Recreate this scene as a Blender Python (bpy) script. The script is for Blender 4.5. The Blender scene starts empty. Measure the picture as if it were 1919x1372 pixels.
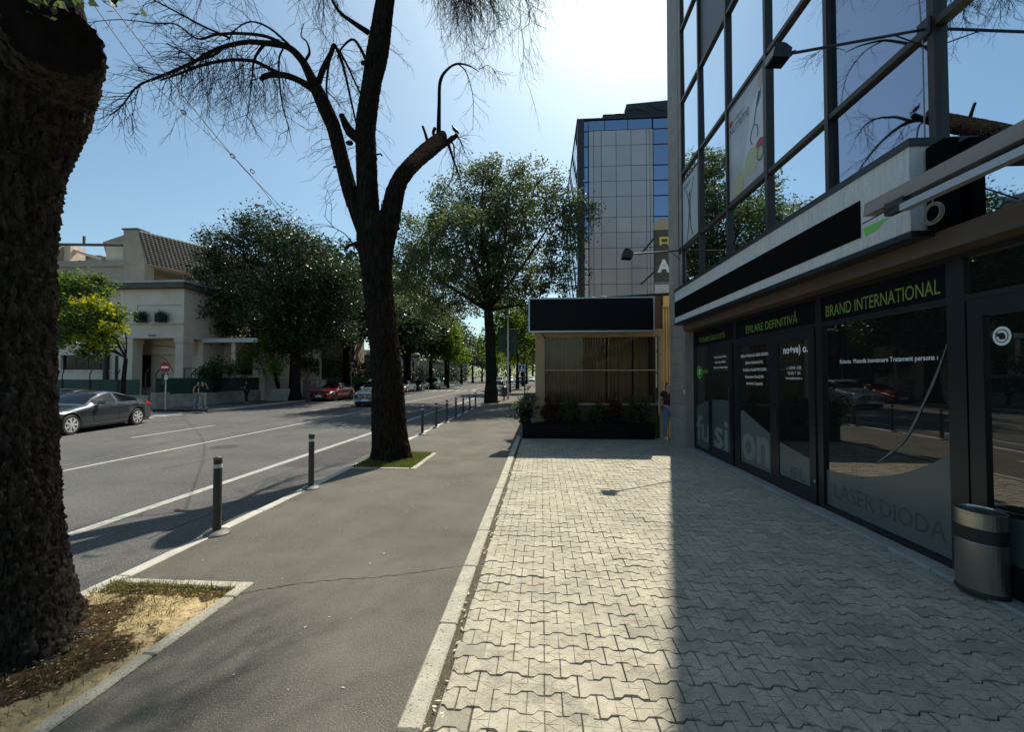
import bpy, math, random
import numpy as np
from mathutils import Vector, noise, Matrix
PI = math.pi
R = math.radians
# ---------------------------------------------------------------- camera, world, sun, exposure
scene = bpy.context.scene
FPX, CH = 780.0, 1.95
YAW = math.atan(55.5 / FPX)
PITCH = math.atan(18.0 / FPX)
cam_data = bpy.data.cameras.new('camera')
cam_data.sensor_width = 36.0
cam_data.lens = FPX / 1919.0 * 36.0
cam_data.clip_end = 6000
cam_data.clip_start = 0.05
cam = bpy.data.objects.new('camera', cam_data)
scene.collection.objects.link(cam)
cam.location = (0, 0, CH)
cam.rotation_euler = (PI / 2 + PITCH, 0, YAW)
scene.camera = cam
SUN_AZ, SUN_EL = 16.8, 55.3
world = bpy.data.worlds.new('World')
scene.world = world
world.use_nodes = True
wn = world.node_tree
wn.nodes.clear()
sky = wn.nodes.new('ShaderNodeTexSky')
sky.sky_type = 'NISHITA'
sky.sun_disc = False
sky.sun_elevation = R(SUN_EL)
sky.sun_rotation = R(SUN_AZ)
sky.air_density = 1.0
sky.dust_density = 1.6
sky.ozone_density = 1.4
bg = wn.nodes.new('ShaderNodeBackground')
bg.inputs['Strength'].default_value = 0.115
wo = wn.nodes.new('ShaderNodeOutputWorld')
tint = wn.nodes.new('ShaderNodeMixRGB'); tint.blend_type = 'MULTIPLY'; tint.inputs[0].default_value = 1.0
tint.inputs[2].default_value = (0.86, 1.02, 0.97, 1)
wn.links.new(sky.outputs[0], tint.inputs[1]); wn.links.new(tint.outputs[0], bg.inputs['Color'])
wn.links.new(bg.outputs[0], wo.inputs[0])
sd = bpy.data.lights.new('sun', 'SUN')
sd.energy = 5.0
sd.angle = R(0.5)
sd.color = (1.0, 0.93, 0.80)
sun = bpy.data.objects.new('sun', sd)
scene.collection.objects.link(sun)
sv = Vector((math.sin(R(SUN_AZ)) * math.cos(R(SUN_EL)), math.cos(R(SUN_AZ)) * math.cos(R(SUN_EL)), math.sin(R(SUN_EL))))
sun.rotation_euler = sv.to_track_quat('Z', 'Y').to_euler()
scene.view_settings.view_transform = 'Standard'
scene.view_settings.look = 'None'
scene.view_settings.exposure = 0.40
scene.view_settings.gamma = 1.0
scene.render.engine = 'CYCLES'
scene.cycles.max_bounces = 7
scene.cycles.transparent_max_bounces = 8
# ---------------------------------------------------------------- helpers
COL = scene.collection
FW = Vector((-math.sin(YAW) * math.cos(PITCH), math.cos(YAW) * math.cos(PITCH), math.sin(PITCH)))
RT = Vector((math.cos(YAW), math.sin(YAW), 0))
UP = RT.cross(FW)
def ray(px, py): return FW + RT * ((px - 959.5) / FPX) - UP * ((py - 686) / FPX)
def atY(px, py, y):                                # survey: point seen at (px,py) standing at street distance y
    d = ray(px, py); t = y / d.y
    return Vector((d.x * t, y, CH + d.z * t))
def atX(px, py, x):
    d = ray(px, py); t = x / d.x
    return Vector((x, d.y * t, CH + d.z * t))

def tag(o, label=None, cat=None, group=None, kind=None):
    if label: o['label'] = label
    if cat: o['category'] = cat
    if group: o['group'] = group
    if kind: o['kind'] = kind
    return o
def thing(name, label, cat, loc=(0, 0, 0), rz=0, group=None):
    o = bpy.data.objects.new(name, None)
    COL.objects.link(o)
    o.location = loc
    o.rotation_euler = (0, 0, rz)
    o.empty_display_size = 0.2
    return tag(o, label, cat, group)
def kids(o): return [c for c in bpy.data.objects if c.parent == o]
def copy_tree(o, parent=None):
    c = o.copy(); COL.objects.link(c); c.parent = parent
    for ch in kids(o): copy_tree(ch, c)
    return c

class MB:
    def __init__(s):
        s.v = []; s.f = []; s.m = []; s.mi = 0
    def add(s, vs, fs):
        b = len(s.v); s.v += [tuple(p) for p in vs]
        for f in fs:
            s.f.append([b + i for i in f]); s.m.append(s.mi)
        return s
    def box(s, x0, x1, y0, y1, z0, z1):
        return s.add([(x0, y0, z0), (x1, y0, z0), (x1, y1, z0), (x0, y1, z0), (x0, y0, z1), (x1, y0, z1), (x1, y1, z1), (x0, y1, z1)],
                     [(0, 3, 2, 1), (4, 5, 6, 7), (0, 1, 5, 4), (1, 2, 6, 5), (2, 3, 7, 6), (3, 0, 4, 7)])
    def bbox(s, x0, x1, y0, y1, z0, z1, b=0.01):      # box with small chamfers
        vs = []; 
        for z, k in ((z0, b), (z0 + b, 0), (z1 - b, 0), (z1, b)):
            for x, y in ((x0 + k + b * (k == 0), y0 + k), (x1 - k - b * (k == 0), y0 + k), (x1 - k, y0 + k + b * (k == 0)), (x1 - k, y1 - k - b * (k == 0)),
                         (x1 - k - b * (k == 0), y1 - k), (x0 + k + b * (k == 0), y1 - k), (x0 + k, y1 - k - b * (k == 0)), (x0 + k, y0 + k + b * (k == 0))):
                vs.append((x, y, z))
        fs = [tuple(range(7, -1, -1)), tuple(range(24, 32))]
        for r in range(3):
            for i in range(8):
                j = (i + 1) % 8
                fs.append((r * 8 + i, r * 8 + j, r * 8 + 8 + j, r * 8 + 8 + i))
        return s.add(vs, fs)
    def quad(s, a, b, c, d): return s.add([a, b, c, d], [(0, 1, 2, 3)])
    def poly(s, pts): return s.add(pts, [tuple(range(len(pts)))])
    def prism(s, pts, off):                            # polygon extruded by vector off
        n = len(pts); off = Vector(off)
        vs = [tuple(Vector(p)) for p in pts] + [tuple(Vector(p) + off) for p in pts]
        return s.add(vs, [tuple(range(n - 1, -1, -1)), tuple(range(n, 2 * n))] + [(i, (i + 1) % n, n + (i + 1) % n, n + i) for i in range(n)])
    def tube(s, pts, rad, n=8, cap=True):
        pts = [Vector(p) for p in pts]
        if not hasattr(rad, '__len__'): rad = [rad] * len(pts)
        vs = []; fs = []; prev = None
        for i, p in enumerate(pts):
            t = (pts[min(i + 1, len(pts) - 1)] - pts[max(i - 1, 0)])
            if t.length < 1e-9: t = Vector((0, 0, 1))
            t.normalize()
            if prev is None:
                a = Vector((1, 0, 0)) if abs(t.x) < 0.8 else Vector((0, 1, 0))
                u = t.cross(a).normalized()
            else:
                u = (prev - t * prev.dot(t))
                u = u.normalized() if u.length > 1e-6 else t.orthogonal().normalized()
            prev = u; w = t.cross(u)
            for k in range(n):
                an = 2 * PI * k / n
                vs.append(p + (u * math.cos(an) + w * math.sin(an)) * rad[i])
        for i in range(len(pts) - 1):
            for k in range(n):
                j = (k + 1) % n
                fs.append((i * n + k, i * n + j, (i + 1) * n + j, (i + 1) * n + k))
        if cap:
            fs.append(tuple(range(n - 1, -1, -1))); fs.append(tuple((len(pts) - 1) * n + k for k in range(n)))
        return s.add(vs, fs)
    def lathe(s, prof, n=24, c=(0, 0, 0), sx=1, sy=1, axis='z'):
        vs = []; fs = []
        for r, z in prof:
            for k in range(n):
                a = 2 * PI * k / n
                x, y = r * math.cos(a) * sx, r * math.sin(a) * sy
                if axis == 'z': vs.append((c[0] + x, c[1] + y, c[2] + z))
                elif axis == 'x': vs.append((c[0] + z, c[1] + x, c[2] + y))
                else: vs.append((c[0] + y, c[1] + z, c[2] + x))
        for i in range(len(prof) - 1):
            for k in range(n):
                j = (k + 1) % n
                fs.append((i * n + k, i * n + j, (i + 1) * n + j, (i + 1) * n + k))
        fs.append(tuple(range(n - 1, -1, -1))); fs.append(tuple((len(prof) - 1) * n + k for k in range(n)))
        return s.add(vs, fs)
    def build(s, name, mats, parent=None, smooth=False):
        me = bpy.data.meshes.new(name)
        me.from_pydata(s.v, [], s.f)
        if not isinstance(mats, (list, tuple)): mats = [mats]
        for m in mats: me.materials.append(m)
        if len(mats) > 1: me.polygons.foreach_set('material_index', s.m)
        if smooth is True: me.polygons.foreach_set('use_smooth', [True] * len(me.polygons))
        elif smooth: me.shade_smooth() if False else me.polygons.foreach_set('use_smooth', [True] * len(me.polygons))
        me.update()
        o = bpy.data.objects.new(name, me)
        COL.objects.link(o)
        if parent is not None: o.parent = parent
        return o

def np_mesh(name, verts, quads, mat, parent=None, smooth=False):
    me = bpy.data.meshes.new(name)
    nv, nf = len(verts), len(quads)
    me.vertices.add(nv); me.vertices.foreach_set('co', np.asarray(verts, np.float32).ravel())
    k = quads.shape[1]
    me.loops.add(nf * k); me.loops.foreach_set('vertex_index', quads.astype(np.int32).ravel())
    me.polygons.add(nf)
    me.polygons.foreach_set('loop_start', np.arange(nf, dtype=np.int32) * k)
    me.polygons.foreach_set('loop_total', np.full(nf, k, np.int32))
    if smooth: me.polygons.foreach_set('use_smooth', [True] * nf)
    me.update(calc_edges=True)
    me.materials.append(mat)
    o = bpy.data.objects.new(name, me); COL.objects.link(o)
    if parent is not None: o.parent = parent
    return o

# ---------------------------------------------------------------- materials
def rgb(c): return (c[0], c[1], c[2], 1)
def M(name, c1, c2=None, rough=0.8, metal=0.0, scale=4.0, bump=0.0, bscale=None, c3=None, s3=40.0, t3=0.62, stretch=(1, 1, 1), ior=None, island=0.0, rvar=0.0, detail=6, coat=0.0, spec=None):
    m = bpy.data.materials.new(name); m.use_nodes = True
    nt = m.node_tree; L = nt.links
    p = nt.nodes['Principled BSDF']
    p.inputs['Roughness'].default_value = rough
    p.inputs['Metallic'].default_value = metal
    if ior: p.inputs['IOR'].default_value = ior
    if coat: p.inputs['Coat Weight'].default_value = coat; p.inputs['Coat Roughness'].default_value = 0.03
    if spec is not None: p.inputs['Specular IOR Level'].default_value = spec
    p.inputs['Base Color'].default_value = rgb(c1)
    tc = nt.nodes.new('ShaderNodeTexCoord'); mp = nt.nodes.new('ShaderNodeMapping')
    mp.inputs['Scale'].default_value = stretch
    L.new(tc.outputs['Object'], mp.inputs[0])
    col = None
    if c2 is not None:
        n = nt.nodes.new('ShaderNodeTexNoise'); n.inputs['Scale'].default_value = scale; n.inputs['Detail'].default_value = detail
        n.inputs['Roughness'].default_value = 0.62
        L.new(mp.outputs[0], n.inputs['Vector'])
        cr = nt.nodes.new('ShaderNodeValToRGB'); cr.color_ramp.elements[0].position = 0.33; cr.color_ramp.elements[1].position = 0.67
        cr.color_ramp.elements[0].color = rgb(c1); cr.color_ramp.elements[1].color = rgb(c2)
        L.new(n.outputs[0], cr.inputs[0]); col = cr.outputs[0]
        if rvar:
            mr = nt.nodes.new('ShaderNodeMapRange'); mr.inputs['To Min'].default_value = rough - rvar; mr.inputs['To Max'].default_value = rough + rvar
            L.new(n.outputs[0], mr.inputs[0]); L.new(mr.outputs[0], p.inputs['Roughness'])
    if c3 is not None:
        n3 = nt.nodes.new('ShaderNodeTexNoise'); n3.inputs['Scale'].default_value = s3; n3.inputs['Detail'].default_value = 3
        L.new(mp.outputs[0], n3.inputs['Vector'])
        r3 = nt.nodes.new('ShaderNodeValToRGB'); r3.color_ramp.elements[0].position = t3 - 0.03; r3.color_ramp.elements[1].position = t3 + 0.03
        L.new(n3.outputs[0], r3.inputs[0])
        mx = nt.nodes.new('ShaderNodeMixRGB'); L.new(r3.outputs[0], mx.inputs[0])
        if col is not None: L.new(col, mx.inputs[1])
        else: mx.inputs[1].default_value = rgb(c1)
        mx.inputs[2].default_value = rgb(c3); col = mx.outputs[0]
    if island:
        g = nt.nodes.new('ShaderNodeNewGeometry'); hs = nt.nodes.new('ShaderNodeHueSaturation')
        mr = nt.nodes.new('ShaderNodeMapRange'); mr.inputs['To Min'].default_value = 1 - island; mr.inputs['To Max'].default_value = 1 + island
        L.new(g.outputs['Random Per Island'], mr.inputs[0]); L.new(mr.outputs[0], hs.inputs['Value'])
        if col is not None: L.new(col, hs.inputs['Color'])
        else: hs.inputs['Color'].default_value = rgb(c1)
        col = hs.outputs[0]
    if col is not None: L.new(col, p.inputs['Base Color'])
    if bump:
        nb = nt.nodes.new('ShaderNodeTexNoise'); nb.inputs['Scale'].default_value = bscale or scale * 6; nb.inputs['Detail'].default_value = 5
        L.new(mp.outputs[0], nb.inputs['Vector'])
        b = nt.nodes.new('ShaderNodeBump'); b.inputs['Strength'].default_value = min(1, bump * 1.0); b.inputs['Distance'].default_value = 0.01 * (1 if bump <= 1 else bump)
        L.new(nb.outputs[0], b.inputs['Height']); L.new(b.outputs[0], p.inputs['Normal'])
    return m

def leaf_mat(name, c1, c2, tr=0.35, gloss=0.45, c3=None, spec=.2):
    m = bpy.data.materials.new(name); m.use_nodes = True
    nt = m.node_tree; L = nt.links; nt.nodes.clear()
    out = nt.nodes.new('ShaderNodeOutputMaterial')
    g = nt.nodes.new('ShaderNodeNewGeometry')
    cr = nt.nodes.new('ShaderNodeValToRGB')
    cr.color_ramp.elements[0].color = rgb(c1); cr.color_ramp.elements[1].color = rgb(c2)
    if c3:
        e = cr.color_ramp.elements.new(0.5); e.color = rgb(c3)
    L.new(g.outputs['Random Per Island'], cr.inputs[0])
    p = nt.nodes.new('ShaderNodeBsdfPrincipled'); p.inputs['Roughness'].default_value = gloss; p.inputs['Specular IOR Level'].default_value = spec
    L.new(cr.outputs[0], p.inputs['Base Color'])
    t = nt.nodes.new('ShaderNodeBsdfTranslucent')
    hs = nt.nodes.new('ShaderNodeHueSaturation'); hs.inputs['Value'].default_value = 1.7; hs.inputs['Saturation'].default_value = 1.15; hs.inputs['Hue'].default_value = 0.49
    L.new(cr.outputs[0], hs.inputs['Color']); L.new(hs.outputs[0], t.inputs['Color'])
    mx = nt.nodes.new('ShaderNodeMixShader'); mx.inputs[0].default_value = tr
    L.new(p.outputs[0], mx.inputs[1]); L.new(t.outputs[0], mx.inputs[2]); L.new(mx.outputs[0], out.inputs[0])
    return m

mt = {}
mt['asphalt_road'] = M('asphalt_road', (.062, .063, .062), (.105, .103, .098), rough=.9, scale=.55, c3=(.17, .165, .155), s3=95, t3=.58, bump=.6, bscale=140, spec=.2)
mt['asphalt_walk'] = M('asphalt_walk', (.086, .080, .068), (.148, .138, .117), rough=.95, scale=.9, c3=(.21, .198, .17), s3=105, t3=.58, bump=1, bscale=150, spec=.2)
mt['crack'] = M('crack', (.02, .018, .015))
mt['kerb'] = M('kerb_stone', (.32, .30, .24), (.44, .41, .33), rough=.9, scale=6, c3=(.12, .11, .095), s3=55, t3=.63, bump=.8, bscale=90)
mt['kerb_white'] = M('road_kerb_stone', (.40, .385, .33), (.50, .48, .42), rough=.9, scale=5, c3=(.28, .26, .22), s3=40, t3=.66, bump=.5, bscale=80)
mt['paint'] = M('road_paint', (.42, .41, .37), (.28, .275, .25), rough=.75, scale=9, c3=(.16, .155, .15), s3=28, t3=.64)
mt['joint'] = M('joint_dirt', (.05, .042, .03), (.11, .095, .065), rough=1, scale=14, bump=1, bscale=200, c3=(.19, .165, .115), s3=90, t3=.6)
mt['earth'] = M('ground_earth', (.10, .09, .06), (.14, .125, .09), rough=1, scale=3)
mt['soil'] = M('sawdust_soil', (.055, .036, .02), (.40, .29, .13), rough=1, scale=2.6, bump=1, bscale=90, c3=(.035, .024, .014), s3=38, t3=.56, spec=0)
mt['granite'] = M('step_granite', (.30, .30, .28), (.37, .365, .345), rough=.6, scale=3, bump=.1, c3=(.15, .15, .14), s3=160, t3=.6, island=.08)
mt['frame_dark'] = M('dark_frame', (.008, .010, .014), (.012, .015, .020), rough=.38, scale=3)
mt['mullion'] = M('bronze_mullion', (.030, .026, .022), (.040, .034, .028), rough=.45, scale=4, metal=.2)
mt['tile_face'] = M('facade_tile', (.28, .25, .22), (.33, .30, .265), rough=.65, scale=3, island=.09, bump=.12, bscale=60)
mt['joint_dark'] = M('joint_dark', (.03, .03, .03))
mt['concrete'] = M('concrete_wall', (.20, .19, .17), (.28, .265, .24), rough=.9, scale=2.4, bump=.4, bscale=30, c3=(.13, .12, .11), s3=9, t3=.66)
mt['beam_brown'] = M('beam_brown', (.075, .055, .038), (.105, .078, .055), rough=.55, scale=2.5, stretch=(1, .3, 3))
mt['sign_grey'] = M('sign_weathered_panel', (.50, .52, .53), (.66, .68, .68), rough=.5, scale=9, stretch=(1, 3.5, .35), bump=.15, c3=(.36, .37, .37), s3=22, t3=.66)
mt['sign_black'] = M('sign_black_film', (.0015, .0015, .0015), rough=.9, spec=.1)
mt['black_gloss'] = M('black_gloss_panel', (.004, .005, .008), (.005, .006, .008), rough=.4, scale=2, spec=.12)
mt['white_metal'] = M('white_metal', (.62, .62, .60), rough=.4)
mt['green_text'] = M('green_lettering', (.20, .30, .05), rough=.5)
mt['green_bright'] = M('green_logo', (.16, .55, .10), rough=.5)
mt['white_text'] = M('white_lettering', (.85, .86, .86), rough=.45)
mt['gold_text'] = M('gold_lettering', (.75, .6, .12), rough=.4)
mt['film'] = M('frosted_film', (.095, .115, .11), (.11, .13, .124), rough=.32, scale=1.2, ior=1.5)
mt['film_teal'] = M('frosted_film_teal', (.055, .085, .080), (.07, .10, .093), rough=.2, scale=1.2, ior=1.6)
mt['film_letter'] = M('film_letter', (.17, .20, .19), rough=.4)
mt['film_letter_dark'] = M('film_letter_dark', (.062, .076, .073), rough=.4)
mt['tape'] = M('torn_film_edge', (.14, .16, .15), (.08, .095, .09), rough=.4, scale=14)
mt['alu'] = M('brushed_aluminium', (.55, .56, .58), (.42, .43, .45), rough=.35, metal=.7, scale=3, stretch=(3, .2, 20))
mt['awning_brown'] = M('awning_hood', (.20, .17, .155), (.26, .225, .20), rough=.45, scale=4, stretch=(1, .3, 6))
mt['steel'] = M('stainless_steel', (.33, .31, .28), (.42, .40, .37), rough=.26, metal=.95, scale=2, stretch=(5, 5, .4), rvar=.06)
mt['black_plastic'] = M('black_plastic', (.012, .012, .013), rough=.5)
mt['dark_metal'] = M('dark_metal', (.035, .036, .038), (.05, .05, .052), rough=.45, metal=.4, scale=8)
mt['bollard'] = M('bollard_paint', (.035, .037, .035), (.055, .055, .05), rough=.5, scale=14, bump=.15, c3=(.10, .09, .075), s3=60, t3=.68)
mt['bollard_base'] = M('bollard_base_metal', (.09, .088, .082), (.15, .145, .135), rough=.55, metal=.4, scale=25)
mt['rubber'] = M('cable_rubber', (.28, .27, .25), rough=.6)
mt['wire'] = M('wire_black', (.012, .012, .014), rough=.6)
mt['bark'] = M('bark', (.008, .007, .006), (.040, .033, .027), rough=1, scale=14, bump=1, bscale=60, stretch=(1.4, 1.4, .35), c3=(.014, .011, .009), s3=26, t3=.6, spec=0)
mt['bark_near'] = M('bark_rough', (.015, .0135, .0115), (.088, .078, .064), rough=1, scale=16, bump=1, bscale=70, stretch=(1.3, 1.3, .5), c3=(.018, .014, .011), s3=30, t3=.62, spec=0)
mt['twig'] = M('twig_bark', (.020, .015, .015), (.032, .025, .023), rough=.9, scale=5, spec=0)
mt['cutwood'] = M('cut_wood', (.022, .019, .015), (.012, .010, .008), rough=.9, scale=9, bump=.5, spec=0)
mt['leaf_dark'] = leaf_mat('leaf_dark', (.012, .030, .010), (.052, .078, .030), .22, .33, spec=.42)
mt['leaf_mid'] = leaf_mat('leaf_mid', (.034, .062, .026), (.115, .145, .062), .42, .5, spec=.3)
mt['leaf_light'] = leaf_mat('leaf_light', (.05, .11, .02), (.15, .21, .035), .5, .45)
mt['leaf_yellow'] = leaf_mat('leaf_yellow', (.15, .24, .025), (.42, .33, .03), .42, .45, c3=(.26, .31, .03))
mt['leaf_lime'] = leaf_mat('leaf_lime', (.035, .07, .018), (.13, .19, .04), .4, .4, c3=(.08, .13, .03), spec=.35)
mt['leaf_bush'] = leaf_mat('leaf_bush', (.022, .045, .014), (.09, .12, .04), .2, .3)
mt['leaf_red'] = leaf_mat('leaf_reddish', (.05, .022, .016), (.10, .06, .03), .25, .4)
mt['grass'] = leaf_mat('grass_blade', (.06, .095, .025), (.19, .22, .07), .3, .5)
mt['grass_dry'] = leaf_mat('grass_dry', (.10, .11, .03), (.30, .26, .10), .25, .6)

def glass(name, col, metal, rough, ior=1.5, wave=0.0, spec=None):
    m = M(name, col, rough=rough, metal=metal, ior=ior)
    nt = m.node_tree; p = nt.nodes['Principled BSDF']
    if wave:
        tc = nt.nodes.new('ShaderNodeTexCoord'); n = nt.nodes.new('ShaderNodeTexNoise'); n.inputs['Scale'].default_value = 0.9; n.inputs['Detail'].default_value = 1
        b = nt.nodes.new('ShaderNodeBump'); b.inputs['Strength'].default_value = wave; b.inputs['Distance'].default_value = 0.02
        nt.links.new(tc.outputs['Object'], n.inputs['Vector']); nt.links.new(n.outputs[0], b.inputs['Height']); nt.links.new(b.outputs[0], p.inputs['Normal'])
    return m
mt['mirror'] = glass('mirror_glass', (.80, .87, .92), 1.0, .012, wave=.10)
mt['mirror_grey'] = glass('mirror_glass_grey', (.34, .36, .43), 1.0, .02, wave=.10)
mt['panel_grey'] = M('spandrel_mesh_panel', (.085, .095, .11), (.11, .12, .135), rough=.5, scale=60)
mt['shop_glass'] = glass('shop_glass', (.010, .012, .011), 0, .015, ior=2.1, wave=.05)
mt['blue_glass'] = glass('blue_glass', (.30, .37, .47), 1.0, .05, wave=.05)
mt['car_glass'] = glass('car_glass', (.005, .006, .008), 0, .03, ior=1.38)
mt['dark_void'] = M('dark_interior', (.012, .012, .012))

def text_mesh(s, w=None, h=None, bold=0.0, ext=0.0, squash=None):
    cu = bpy.data.curves.new('lettering', 'FONT'); cu.body = s; cu.size = 1.0; cu.offset = bold; cu.extrude = ext; cu.resolution_u = 3
    o = bpy.data.objects.new('tmp', cu); COL.objects.link(o)
    dg = bpy.context.evaluated_depsgraph_get()
    me = bpy.data.meshes.new_from_object(o.evaluated_get(dg))
    bpy.data.objects.remove(o); bpy.data.curves.remove(cu)
    n = len(me.vertices); co = np.zeros(n * 3, np.float32); me.vertices.foreach_get('co', co); co = co.reshape(-1, 3)
    mn, mxx = co.min(0), co.max(0)
    sx = sy = 1.0
    if w: sx = w / (mxx[0] - mn[0])
    if h: sy = h / (mxx[1] - mn[1])
    if not h: sy = sx
    if not w: sx = sy
    co[:, 0] = (co[:, 0] - mn[0]) * sx; co[:, 1] = (co[:, 1] - mn[1]) * sy
    me.vertices.foreach_set('co', co.ravel()); me.update()
    return me, (mxx[0] - mn[0]) * sx, (mxx[1] - mn[1]) * sy
def text(s, origin, xd, yd, mat, parent, w=None, h=None, bold=0.0, center=False, name='lettering', tilt=None):
    me, tw, th = text_mesh(s, w, h, bold)
    xd = Vector(xd).normalized(); yd = Vector(yd).normalized(); zd = xd.cross(yd)
    mm = Matrix((xd, yd, zd)).transposed().to_4x4()
    og = Vector(origin) - (xd * tw / 2 if center else Vector())
    me.transform(Matrix.Translation(og) @ mm)
    me.materials.clear(); me.materials.append(mat)
    o = bpy.data.objects.new(name, me); COL.objects.link(o); o.parent = parent
    return o
SETTLE = []
def wthing(name, label, cat, loc, group=None):        # a thing whose parts are written in street coordinates
    o = thing(name, label, cat, loc, 0, group); SETTLE.append(o); return o
def structure(mb, name, mats, **k):
    return tag(mb.build(name, mats, **k), kind='structure')
# ================================================================= SETTING: ground, road, pavements
ROADZ = -0.10
FARK = -18.7                                           # far kerb line
m = MB(); m.box(-3000, 3000, -60, 3000, -2.0, -0.16); structure(m, 'ground', mt['earth'])
m = MB(); m.quad((FARK, -40, ROADZ), (-4.1, -40, ROADZ), (-4.1, 420, ROADZ), (FARK, 420, ROADZ))
m.quad((-60, 14.5, ROADZ), (FARK, 14.5, ROADZ), (FARK, 21.5, ROADZ), (-60, 21.5, ROADZ))
structure(m, 'road', mt['asphalt_road'])
# painted lines
m = MB(); zp = ROADZ + .004
def stripe(x, y0, y1, w): m.quad((x - w / 2, y0, zp), (x + w / 2, y0, zp), (x + w / 2, y1, zp), (x - w / 2, y1, zp))
stripe(-6.06, -30, 90, .17)
stripe(-10.25, -30, 120, .13)
y = -5.6
while y < 130:
    stripe(-13.45, y, y + 3.5, .12); y += 9.2
for k in range(7):                                     # crossing of the side street
    m.quad((-24.5, 17.2 + k * .8, zp), (FARK - .1, 17.2 + k * .8, zp), (FARK - .1, 17.55 + k * .8, zp), (-24.5, 17.55 + k * .8, zp))
for k in range(12): stripe(-4.9 - k * 1.1, 55, 58.5, .5)
structure(m, 'road_marking', mt['paint'])
# repairs and covers in the carriageway
mt['patch'] = M('asphalt_patch', (.045, .046, .047), (.07, .07, .068), rough=.9, scale=2, c3=(.13, .125, .115), s3=120, t3=.6, spec=.2)
m = MB()
for x0, x1, y0, y1 in ((-5.9, -4.5, 9.0, 12.6), (-9.6, -8.2, 15.5, 17.4), (-12.9, -11.8, 21, 28), (-7.9, -7.1, 26, 40)): m.quad((x0, y0, zp - .002), (x1, y0 + .1, zp - .002), (x1 - .05, y1, zp - .002), (x0 + .04, y1 - .1, zp - .002))
structure(m, 'road_patch', mt['patch'])
m = MB(); rq = random.Random(9)
for x0, y0, dx, dy, n_ in ((-4.9, 4.5, -.004, .42, 60), (-8.4, 8.2, .05, .36, 40), (-11.5, 13, -.02, .4, 50), (-5.4, 7.0, .004, .5, 40)):
    x, y = x0, y0; pv = None
    for k in range(n_):
        x += dx + rq.gauss(0, .022); y += dy; w = rq.uniform(.006, .013)
        if pv: m.quad(pv[0], pv[1], (x + w, y, zp - .001), (x - w, y, zp - .001))
        pv = ((x - w, y, zp - .001), (x + w, y, zp - .001))
structure(m, 'road_crack', mt['crack'])
for cx_, cy_, lb_ in ((-9.1, 11.4, 'round iron manhole cover in the near traffic lane'), (-12.2, 19.5, 'round iron manhole cover in the far traffic lane')):
    m = MB(); m.lathe([(.33, 0), (.33, .006), (.29, .006), (.29, .003)], 28, (cx_, cy_, ROADZ)); o = m.build('manhole_cover', M('cast_iron', (.05, .048, .045), (.08, .076, .07), rough=.6, metal=.4, scale=30, bump=.4)); tag(o, lb_, 'manhole cover')
# near pavement (asphalt) with two tree pits left open
m = MB()
PITS = [(-4.0, -2.68, 1.25, 3.76), (-4.0, -2.62, 8.5, 10.3), (-4.0, -2.9, 28.6, 30.6)]
def cells(mb, x0, x1, y0, y1, z, holes):
    ys = sorted({y0, y1} | {h[2] for h in holes} | {h[3] for h in holes})
    for a, b in zip(ys[:-1], ys[1:]):
        hh = [h for h in holes if h[2] <= a and h[3] >= b]
        if hh:
            h = hh[0]; xs = [(x0, h[0]), (h[1], x1)]
        else: xs = [(x0, x1)]
        for p, q in xs:
            if q - p > 1e-4: mb.quad((p, a, z), (q, a, z), (q, b, z), (p, b, z))
cells(m, -3.98, -.80, -30, 120, 0, PITS)
m.quad((-.80, 13.35, 0.0), (14, 13.35, 0.0), (14, 120, 0.0), (-.80, 120, 0.0))
m.mi = 1
rc = random.Random(4)
a = Vector((-2.72, 3.55, .003)); b = Vector((-.83, 4.28, .003)); prev = None
for i in range(61):
    t = i / 60; p = a.lerp(b, t) + Vector((rc.uniform(-.008, .008), .10 * math.sin(t * 5.2) * (1 - t) - .03 * t + rc.uniform(-.014, .014), 0))
    w = rc.uniform(.002, .0065)
    if prev: m.quad(prev[0], prev[1], p + Vector((0, w, 0)), p - Vector((0, w, 0)))
    prev = (p - Vector((0, w, 0)), p + Vector((0, w, 0)))
for (x0_, y0_, x1_, y1_, sd_) in ((-2.55, 7.6, -.82, 7.15, 2), (-3.9, 12.6, -.82, 12.2, 6)):
    a = Vector((x0_, y0_, .003)); b = Vector((x1_, y1_, .003)); prev = None; rc = random.Random(sd_)
    for i in range(40):
        p = a.lerp(b, i / 39) + Vector((0, .05 * math.sin(i * .3) + rc.uniform(-.012, .012), 0)); w = rc.uniform(.001, .004)
        if prev: m.quad(prev[0], prev[1], p + Vector((0, w, 0)), p - Vector((0, w, 0)))
        prev = (p - Vector((0, w, 0)), p + Vector((0, w, 0)))
structure(m, 'pavement', [mt['asphalt_walk'], mt['crack']])
# far pavement
m = MB()
m.quad((-60, 22.3, 0), (FARK - .12, 22.3, 0), (FARK - .12, 200, 0), (-60, 200, 0))
m.quad((-60, -30, 0), (FARK - .12, -30, 0), (FARK - .12, 14.0, 0), (-60, 14.0, 0))
structure(m, 'far_pavement', mt['asphalt_walk'])
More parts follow.
